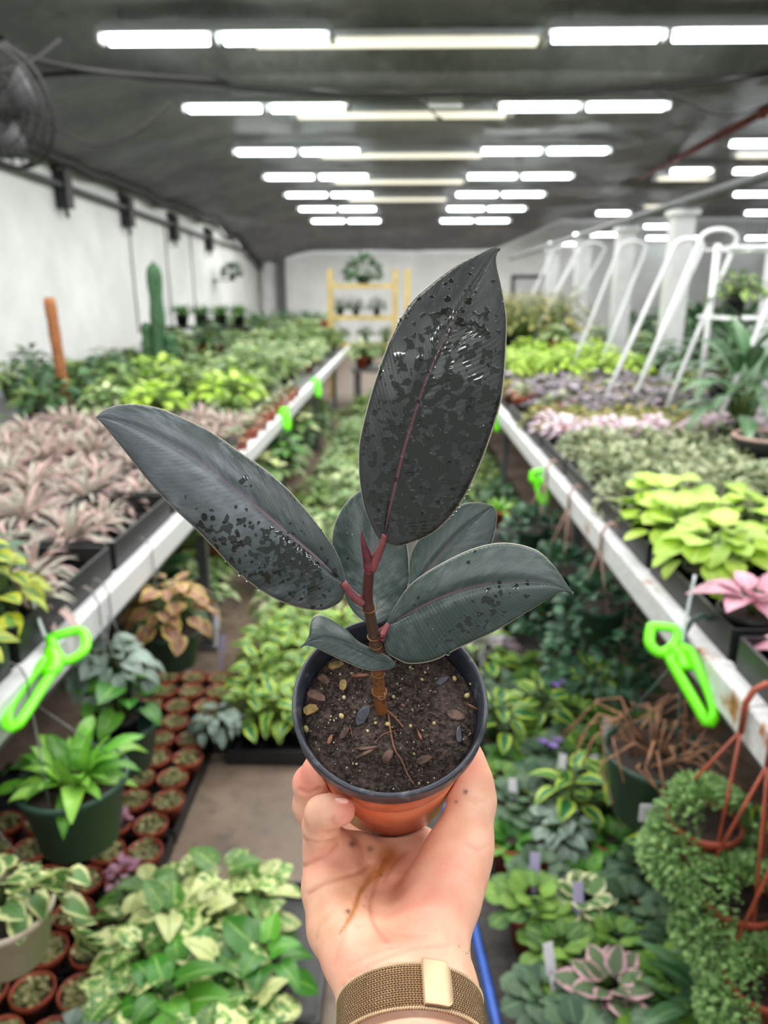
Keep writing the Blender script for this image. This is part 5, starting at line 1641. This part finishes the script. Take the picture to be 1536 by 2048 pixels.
def cone(a, b, ra, rb):
    a = cam3(a); b = cam3(b)
    ab = b - a
    L2_ = float(ab @ ab)
    h = ((gx - a[0]) * ab[0] + (gy - a[1]) * ab[1] + (gz - a[2]) * ab[2]) / L2_
    h = np.clip(h, 0, 1)
    dx = gx - a[0] - h * ab[0]; dy = gy - a[1] - h * ab[1]; dz = gz - a[2] - h * ab[2]
    return np.sqrt(dx * dx + dy * dy + dz * dz) - (ra + (rb - ra) * h)


def smin(a, b, k):
    h = np.clip(.5 + .5 * (b - a) / k, 0, 1)
    return b + (a - b) * h - k * h * (1 - h)


def chain(pts, k=.004):
    d = None
    for (p, q_) in zip(pts[:-1], pts[1:]):
        c_ = cone(p[:3], q_[:3], p[3], q_[3])
        d = c_ if d is None else smin(d, c_, k)
    return d


palm = chain([(772, 2620, .262, .021), (774, 2010, .346, .0205)])
palm = smin(palm, chain([(888, 2620, .262, .0205), (872, 2000, .346, .0195)]), .012)
palm = smin(palm, chain([(826, 2620, .260, .0225), (823, 1985, .346, .0222)]), .012)
palm = smin(palm, chain([(776, 2010, .346, .019), (716, 1910, .368, .0175), (683, 1850, .385, .0175), (666, 1775, .402, .0165), (662, 1715, .416, .0150)]), .010)   # outer edge of the palm
palm = smin(palm, chain([(790, 1970, .360, .018), (735, 1800, .412, .013), (716, 1712, .434, .0135)]), .010)
palm = smin(palm, chain([(820, 1960, .360, .018), (790, 1800, .414, .013), (776, 1712, .446, .0135)]), .010)
palm = smin(palm, chain([(850, 1960, .360, .018), (850, 1800, .414, .013), (836, 1700, .450, .0135)]), .010)
palm = smin(palm, chain([(868, 1985, .350, .0185), (856, 1890, .374, .0195), (884, 1790, .394, .0205), (912, 1720, .410, .0185)]), .009)   # ball of the thumb
thumb = chain([(905, 1740, .406, .0180), (928, 1680, .417, .0155), (944, 1600, .424, .0128), (938, 1560, .426, .0122), (926, 1518, .430, .0108), (916, 1486, .434, .0092)], .006)
palm = smin(palm, thumb, .007)
pinky = chain([(662, 1722, .416, .0140), (648, 1690, .410, .0108), (642, 1650, .400, .0094), (645, 1627, .394, .0088), (662, 1622, .389, .0080), (682, 1621, .386, .0074)], .004)
ring = chain([(700, 1722, .436, .0130), (645, 1675, .434, .0105), (622, 1610, .426, .0098), (622, 1566, .420, .0096), (640, 1540, .414, .0088), (664, 1522, .412, .0080)], .004)
middle = chain([(770, 1715, .450, .0130), (710, 1660, .486, .0105), (655, 1590, .492, .0098), (640, 1500, .486, .0088), (645, 1465, .478, .0080)], .004)
index = chain([(836, 1700, .455, .0130), (800, 1640, .512, .0105), (745, 1560, .535, .0095), (715, 1490, .535, .0088), (710, 1450, .530, .0080)], .004)
fing = np.minimum(np.minimum(smin(pinky, ring, .002), middle), index)
vol = smin(palm, fing, .006)
del palm, fing, thumb, pinky, ring, middle, index
# the pot presses into the flesh: carve its body away
ax = np.array(POT_A); cc = np.array(POT_C)
hz = (gx - cc[0]) * ax[0] + (gy - cc[1]) * ax[1] + (gz - cc[2]) * ax[2]
rr = np.sqrt(np.maximum((gx - cc[0]) ** 2 + (gy - cc[1]) ** 2 + (gz - cc[2]) ** 2 - hz ** 2, 0))
prad = .0395 + (.0488 - .0395) * np.clip((hz + PH) / .09, 0, 1)
prad = np.where(hz > -.0125, .0532, prad)
pdist = np.maximum(rr - prad, np.maximum(-PH - hz, hz - .003)) - .0003
vol = np.maximum(vol, -pdist)


def surface_nets(v, org, h):
    inside = v < 0
    nx, ny, nz = v.shape
    c = np.zeros((nx - 1, ny - 1, nz - 1), dtype=np.int8)
    for i in (0, 1):
        for j in (0, 1):
            for k in (0, 1):
                c += inside[i:nx - 1 + i, j:ny - 1 + j, k:nz - 1 + k]
    act = (c > 0) & (c < 8)
    ii, jj, kk = np.nonzero(act)
    idx = -np.ones(act.shape, dtype=np.int64)
    idx[ii, jj, kk] = np.arange(len(ii))
    acc = np.zeros((len(ii), 3)); cnt = np.zeros(len(ii))
    cs = [(i, j, k) for i in (0, 1) for j in (0, 1) for k in (0, 1)]
    for a in range(8):
        for b_ in range(a + 1, 8):
            A, B = cs[a], cs[b_]
            if sum(abs(x - y) for x, y in zip(A, B)) != 1: continue
            va = v[ii + A[0], jj + A[1], kk + A[2]].astype(float); vb = v[ii + B[0], jj + B[1], kk + B[2]].astype(float)
            cr = (va < 0) != (vb < 0)
            tt = np.where(cr, va / np.where(cr, va - vb, 1), 0)
            P_ = np.array(A)[None] + tt[:, None] * (np.array(B) - np.array(A))[None]
            acc[cr] += P_[cr]; cnt[cr] += 1
    V = (acc / cnt[:, None] + np.stack([ii, jj, kk], 1)) * h + org
    faces = []
    for ax_ in range(3):
        s0_ = [slice(None)] * 3; s1_ = [slice(None)] * 3
        s0_[ax_] = slice(0, -1); s1_[ax_] = slice(1, None)
        ch = inside[tuple(s0_)] != inside[tuple(s1_)]
        e = np.array(np.nonzero(ch)).T
        o1_, o2_ = (ax_ + 1) % 3, (ax_ + 2) % 3
        ok = (e[:, o1_] > 0) & (e[:, o2_] > 0) & (e[:, o1_] < v.shape[o1_] - 1) & (e[:, o2_] < v.shape[o2_] - 1)
        e = e[ok]
        fl = inside[e[:, 0], e[:, 1], e[:, 2]]
        q4 = []
        for (d1_, d2_) in ((-1, -1), (0, -1), (0, 0), (-1, 0)):
            f = e.copy(); f[:, o1_] += d1_; f[:, o2_] += d2_
            q4.append(idx[f[:, 0], f[:, 1], f[:, 2]])
        q4 = np.stack(q4, 1)
        q4[~fl] = q4[~fl][:, ::-1]
        faces.append(q4)
    return V, np.concatenate(faces)


HV, HF = surface_nets(vol, lo, VX)
del vol, pdist, rr, hz, prad
nv = len(HV)
E_ = np.concatenate([HF[:, [0, 1]], HF[:, [1, 2]], HF[:, [2, 3]], HF[:, [3, 0]]])
E_ = np.unique(np.sort(E_, 1), axis=0)
deg = np.bincount(E_.ravel(), minlength=nv).astype(float)


def lap(A):
    s = np.zeros_like(A)
    np.add.at(s, E_[:, 0], A[E_[:, 1]]); np.add.at(s, E_[:, 1], A[E_[:, 0]])
    return s / deg[:, None]


for it in range(10):
    HV = HV + (.5 if it % 2 == 0 else -.52) * (lap(HV) - HV)
# normals
fn = np.cross(HV[HF[:, 2]] - HV[HF[:, 0]], HV[HF[:, 3]] - HV[HF[:, 1]])
VN = np.zeros_like(HV)
for k in range(4): np.add.at(VN, HF[:, k], fn)
VN /= np.linalg.norm(VN, axis=1)[:, None] + 1e-12
pxv = 768 - F * HV[:, 0] / HV[:, 2]
pyv = 1024 + F * HV[:, 1] / HV[:, 2]
front = (np.einsum('ij,ij->i', VN, -HV) > 0)


def near(poly, n=60):
    c_ = catmull(poly, n)
    d_ = np.full(nv, 1e9)
    for x, y in c_: d_ = np.minimum(d_, (pxv - x) ** 2 + (pyv - y) ** 2)
    return np.sqrt(d_)


# palm lines and folds, in the photograph's pixels
crease = np.zeros(nv); dark = np.zeros(nv)
for poly, wd, dp in [([(602, 1735), (630, 1722), (660, 1708), (678, 1690)], 4.5, .0014), ([(616, 1787), (650, 1766), (690, 1752), (722, 1742), (738, 1728)], 4.5, .0013),
                     ([(770, 1715), (752, 1760), (742, 1810), (752, 1850), (772, 1880)], 5.5, .0012), ([(812, 1702), (790, 1722), (768, 1760)], 5, .0010), ([(632, 1880), (640, 1850), (668, 1822)], 4, .0005),
                     ([(700, 1952), (760, 1918), (830, 1895), (900, 1888)], 5, .0007), ([(690, 1935), (740, 1908), (800, 1890)], 3.5, .0004), ([(758, 1848), (790, 1868), (850, 1872)], 4, .0004),
                     ([(610, 1680), (640, 1686), (672, 1680)], 4, .0008), ([(600, 1580), (618, 1586), (640, 1578)], 4.5, .0011), ([(672, 1650), (664, 1642), (668, 1634)], 4, .0009), ([(690, 1860), (676, 1900), (668, 1930)], 4, .0005), ([(930, 1690), (955, 1700), (975, 1690)], 4, .0004), ([(935, 1600), (950, 1606), (970, 1602)], 4, .0004)]:
    d_ = near(poly)
    g_ = np.exp(-(d_ / wd) ** 2) * front
    crease += dp * g_
    dark = np.maximum(dark, g_ * min(1, dp / .0013))
HV = HV - VN * (crease * .75)[:, None]
# colour: pink where blood shows, yellowish in the hollow, the brown water streak
pink = np.zeros(nv)
for (x, y, rx, ry, a) in [(690, 1618, 26, 30, 1), (605, 1550, 35, 40, 1), (850, 1830, 75, 80, .75), (900, 1740, 60, 60, .55), (640, 1725, 40, 30, .5), (690, 1920, 50, 40, .55), (730, 1900, 60, 50, .35), (945, 1530, 30, 40, .6), (800, 1880, 80, 40, .35)]:
    pink = np.maximum(pink, a * np.exp(-((pxv - x) / rx) ** 2 - ((pyv - y) / ry) ** 2))
stain = np.exp(-(near([(778, 1712), (764, 1735), (738, 1762), (720, 1785), (708, 1820), (694, 1845), (680, 1866)]) / np.interp(pyv, [1710, 1740, 1770, 1860], [22, 18, 8, 4])) ** 2)
stain = np.maximum(stain, .30 * np.exp(-(near([(750, 1700), (720, 1760), (660, 1800), (650, 1860)]) / 34) ** 2)) * front
dirt = np.zeros(nv)
for (x, y, r_, a) in [(696, 1823, 5, 1), (931, 1584, 4.5, 1), (763, 1750, 3, .8), (690, 1972, 4, .5), (705, 1688, 8, .8), (740, 1698, 6, .6), (918, 1893, 2.5, .6), (728, 1812, 2, .5), (732, 1794, 2, .5), (912, 1604, 3, .8)]:
    dirt = np.maximum(dirt, a * np.exp(-((pxv - x) ** 2 + (pyv - y) ** 2) / r_ ** 2) * front)
HVw = (np.array(CM.to_3x3()) @ HV.T).T + np.array(EYE)
me = bpy.data.meshes.new('hand')
me.from_pydata(HVw.tolist(), [], HF.tolist())
for nm, arr in (('pink', pink), ('stain', stain), ('crease', dark), ('dirt', dirt)):
    at = me.attributes.new(nm, 'FLOAT', 'POINT')
    at.data.foreach_set('value', arr.astype(np.float32))
me.polygons.foreach_set('use_smooth', np.ones(len(me.polygons), dtype=bool))
t = NT('skin')
co = t.coord()
n1 = t.noise(co, 60, 4); n2 = t.noise(co, 900, 3, .6); n3 = t.noise(co, 240, 4, .6)
c = t.mix(t.ramp(n1, .3, .7), lin(224, 170, 142), lin(238, 192, 164))
c = t.mix(t.math('MULTIPLY', t.ramp(n3, .45, .75), .5), c, lin(224, 152, 132))
c = t.mix(t.math('MULTIPLY', t.attr('pink'), .75), c, lin(226, 132, 116))
c = t.mix(t.math('MULTIPLY', t.attr('stain'), .85), c, lin(168, 104, 22))
c = t.mix(t.math('MULTIPLY', t.attr('crease'), .38), c, lin(170, 92, 70))
c = t.mix(t.attr('dirt'), c, lin(52, 34, 24))
t.P(Base__Color=c, Roughness=t.math('SUBTRACT', .52, t.math('MULTIPLY', t.attr('stain'), .34)))
t.p.inputs['Subsurface Weight'].default_value = .18
t.p.inputs['Subsurface Radius'].default_value = (1, .35, .2)
t.p.inputs['Subsurface Scale'].default_value = .004
t.bump(t.math('ADD', t.math('MULTIPLY', n2, .5), t.math('MULTIPLY', n3, .5)), .22, .0012)
M_SKIN = t.m
me.materials.append(M_SKIN)
hand = link('person', me)
tag(hand, 'bare open hand and wrist of a person, palm up, cupping the terracotta pot', 'person')


def patch_on(px0, py0, w_, h_, ang, d, bulge, thick, mat, name, parent, n=8):
    m = MB()
    vs, fs = [], []
    for i in range(n + 1):
        for j in range(n + 1):
            a, b_ = i / n * 2 - 1, j / n * 2 - 1
            k = max(abs(a), abs(b_)); rr_ = math.hypot(a, b_)
            if rr_ > 1e-6: a, b_ = a * k / rr_ * (1 + .18 * (rr_ / k - 1)), b_ * k / rr_ * (1 + .18 * (rr_ / k - 1))
            x = a * w_ / 2; y = b_ * h_ / 2
            X = px0 + x * math.cos(ang) - y * math.sin(ang); Y = py0 + x * math.sin(ang) + y * math.cos(ang)
            vs.append(cpt(X, Y, d + bulge * (a * a + b_ * b_)))
    for i in range(n):
        for j in range(n): fs.append((i * (n + 1) + j, i * (n + 1) + j + 1, (i + 1) * (n + 1) + j + 1, (i + 1) * (n + 1) + j))
    m.add(vs, fs)
    o = m.build(name, mat, parent)
    so = o.modifiers.new('thickness', 'SOLIDIFY'); so.thickness = thick; so.offset = 0
    return o


M_NAIL = plain('nail', lin(238, 178, 164), .25, var=.08, scale=200)
M_NAIL.node_tree.nodes['Principled BSDF'].inputs['Coat Weight'].default_value = .3
nail = patch_on(683, 1602, 30, 15, .1, .3805, .0022, .0006, M_NAIL, 'fingernail', hand)
# fine hairs on the wrist edge
M_HAIR = plain('hair', lin(70, 48, 36), .6)
m = MB()
q = random.Random(5)
for k in range(26):
    x, y = (q.uniform(932, 944), q.uniform(1900, 1960)) if k < 14 else (q.uniform(955, 964), q.uniform(2010, 2046))
    p0 = cpt(x - 6, y, .352); p1 = cpt(x + q.uniform(3, 9), y + q.uniform(-14, 6), .352); p2 = cpt(x + q.uniform(6, 12), y + q.uniform(-22, 0), .353)
    m.tube([p0, p1, p2], [.00006, .00005, .00002], 3)
hr = m.build('hair', M_HAIR, hand)
hr['kind'] = 'stuff'

# ================================================================ WATCH BAND
wa = Vector(cam3((822, 2052, .3372)))
wdir = Vector((-.02, .40, -.915)).normalized()          # along the forearm, towards the hand (camera frame)
sx = Vector((1, 0, 0)); sx = (sx - wdir * sx.dot(wdir)).normalized()
sy = wdir.cross(sx)
if sy.z < 0: sy = -sy                                     # towards the eye
t = NT('gold_mesh')
u, v = t.uv()
a1 = t.math('SINE', t.math('MULTIPLY', v, 2 * PI * 19))
ph = t.math('ADD', t.math('MULTIPLY', u, 2 * PI * 150), t.math('MULTIPLY', t.math('SINE', t.math('MULTIPLY', v, PI * 19)), 1.4))
a2 = t.math('SINE', ph)
hh = t.math('ADD', t.math('MULTIPLY', a1, .5), t.math('MULTIPLY', a2, .4))
c = t.mix(t.ramp(hh, -.6, .5), lin(52, 36, 24), lin(214, 178, 136))
t.P(Base__Color=c, Roughness=.32, Metallic=.85)
t.bump(hh, .9, .0006)
M_MESHGOLD = t.m
M_GOLD = plain('gold', lin(214, 186, 150), .5, metal=.45, var=.08, scale=60)


def bandpt(a, wv, off):
    """angle a round the wrist (0 = towards the eye), wv along the forearm, off outwards"""
    ca, sa = math.sin(a), math.cos(a)
    x = ca * (.0318 + off)
    y = sa * (.0264 + off)
    return wa + sx * float(x) + sy * float(y) + wdir * wv


BW0, BW1 = -.0100, .0096
m = MB()
NA, NW = 160, 8
vs, fs, uv = [], [], []
prof = [(BW0, .0006), (BW0, .0022)] + [(BW0 + (BW1 - BW0) * k / 6, .0024) for k in range(7)] + [(BW1, .0022), (BW1, .0006)]
for i in range(NA + 1):
    a = 2 * PI * i / NA
    for k, (wv, of) in enumerate(prof):
        vs.append(CM @ bandpt(a, wv, of)); uv.append((i / NA, (wv - BW0) / (BW1 - BW0)))
K = len(prof)
for i in range(NA):
    for k in range(K - 1): fs.append((i * K + k, (i + 1) * K + k, (i + 1) * K + k + 1, i * K + k + 1))
m.add(vs, fs, uv)
wroot = empty('watch_band', CM @ wa, 0, 'gold metal mesh watch band worn round the wrist', 'watch band')
worg = CM @ wa
band = m.build('band', M_MESHGOLD, wroot, origin=worg)
# braided edge: small slanted links along both edges
for wv in (BW0, BW1):
    m = MB()
    for i in range(190):
        a = 2 * PI * i / 190
        if math.cos(a) < -.25: continue
        p0 = CM @ bandpt(a - .012, wv - .0005, .0022); p1 = CM @ bandpt(a + .016, wv + .0005, .0026)
        m.tube([p0, p1], .00048, 5)
    e = link('edge_braid', m.mesh('edge_braid', M_GOLD, True, worg), band)
    e['kind'] = 'stuff'
# clasp plate with rounded end
m = MB()
a0, a1_ = .14, .52
w0, w1 = BW0 + .0005, BW1 + .0012
n = 22
vs, fs = [], []
for of in (.0024, .0046):
    for i in range(n + 1):
        f = i / n
        a = a0 + (a1_ - a0) * f
        inset = 0
        if f > .72: inset = (1 - math.sqrt(max(0, 1 - ((f - .72) / .28) ** 2))) * .0055
        o_ = of - (.0006 if of > .004 and (i in (0, n)) else 0)
        vs.append(CM @ bandpt(a, w0 + inset, o_)); vs.append(CM @ bandpt(a, w0 + inset + .0008, o_ + (.0004 if of > .004 else 0)))
        vs.append(CM @ bandpt(a, w1 - inset - .0008, o_ + (.0004 if of > .004 else 0))); vs.append(CM @ bandpt(a, w1 - inset, o_))
R_ = (n + 1) * 4
for s_ in (0, R_):
    for i in range(n):
        for k in range(3): fs.append((s_ + i * 4 + k, s_ + i * 4 + k + 1, s_ + i * 4 + k + 5, s_ + i * 4 + k + 4))
for i in range(n):
    for k in (0, 3): fs.append((i * 4 + k, i * 4 + 4 + k, R_ + i * 4 + 4 + k, R_ + i * 4 + k))
for i in (0, n):
    for k in range(3): fs.append((i * 4 + k, i * 4 + k + 1, R_ + i * 4 + k + 1, R_ + i * 4 + k))
m.add(vs, fs)
cl = m.build('clasp', M_GOLD, wroot, origin=worg)
cl['label'] = 'smooth pale gold clasp plate'
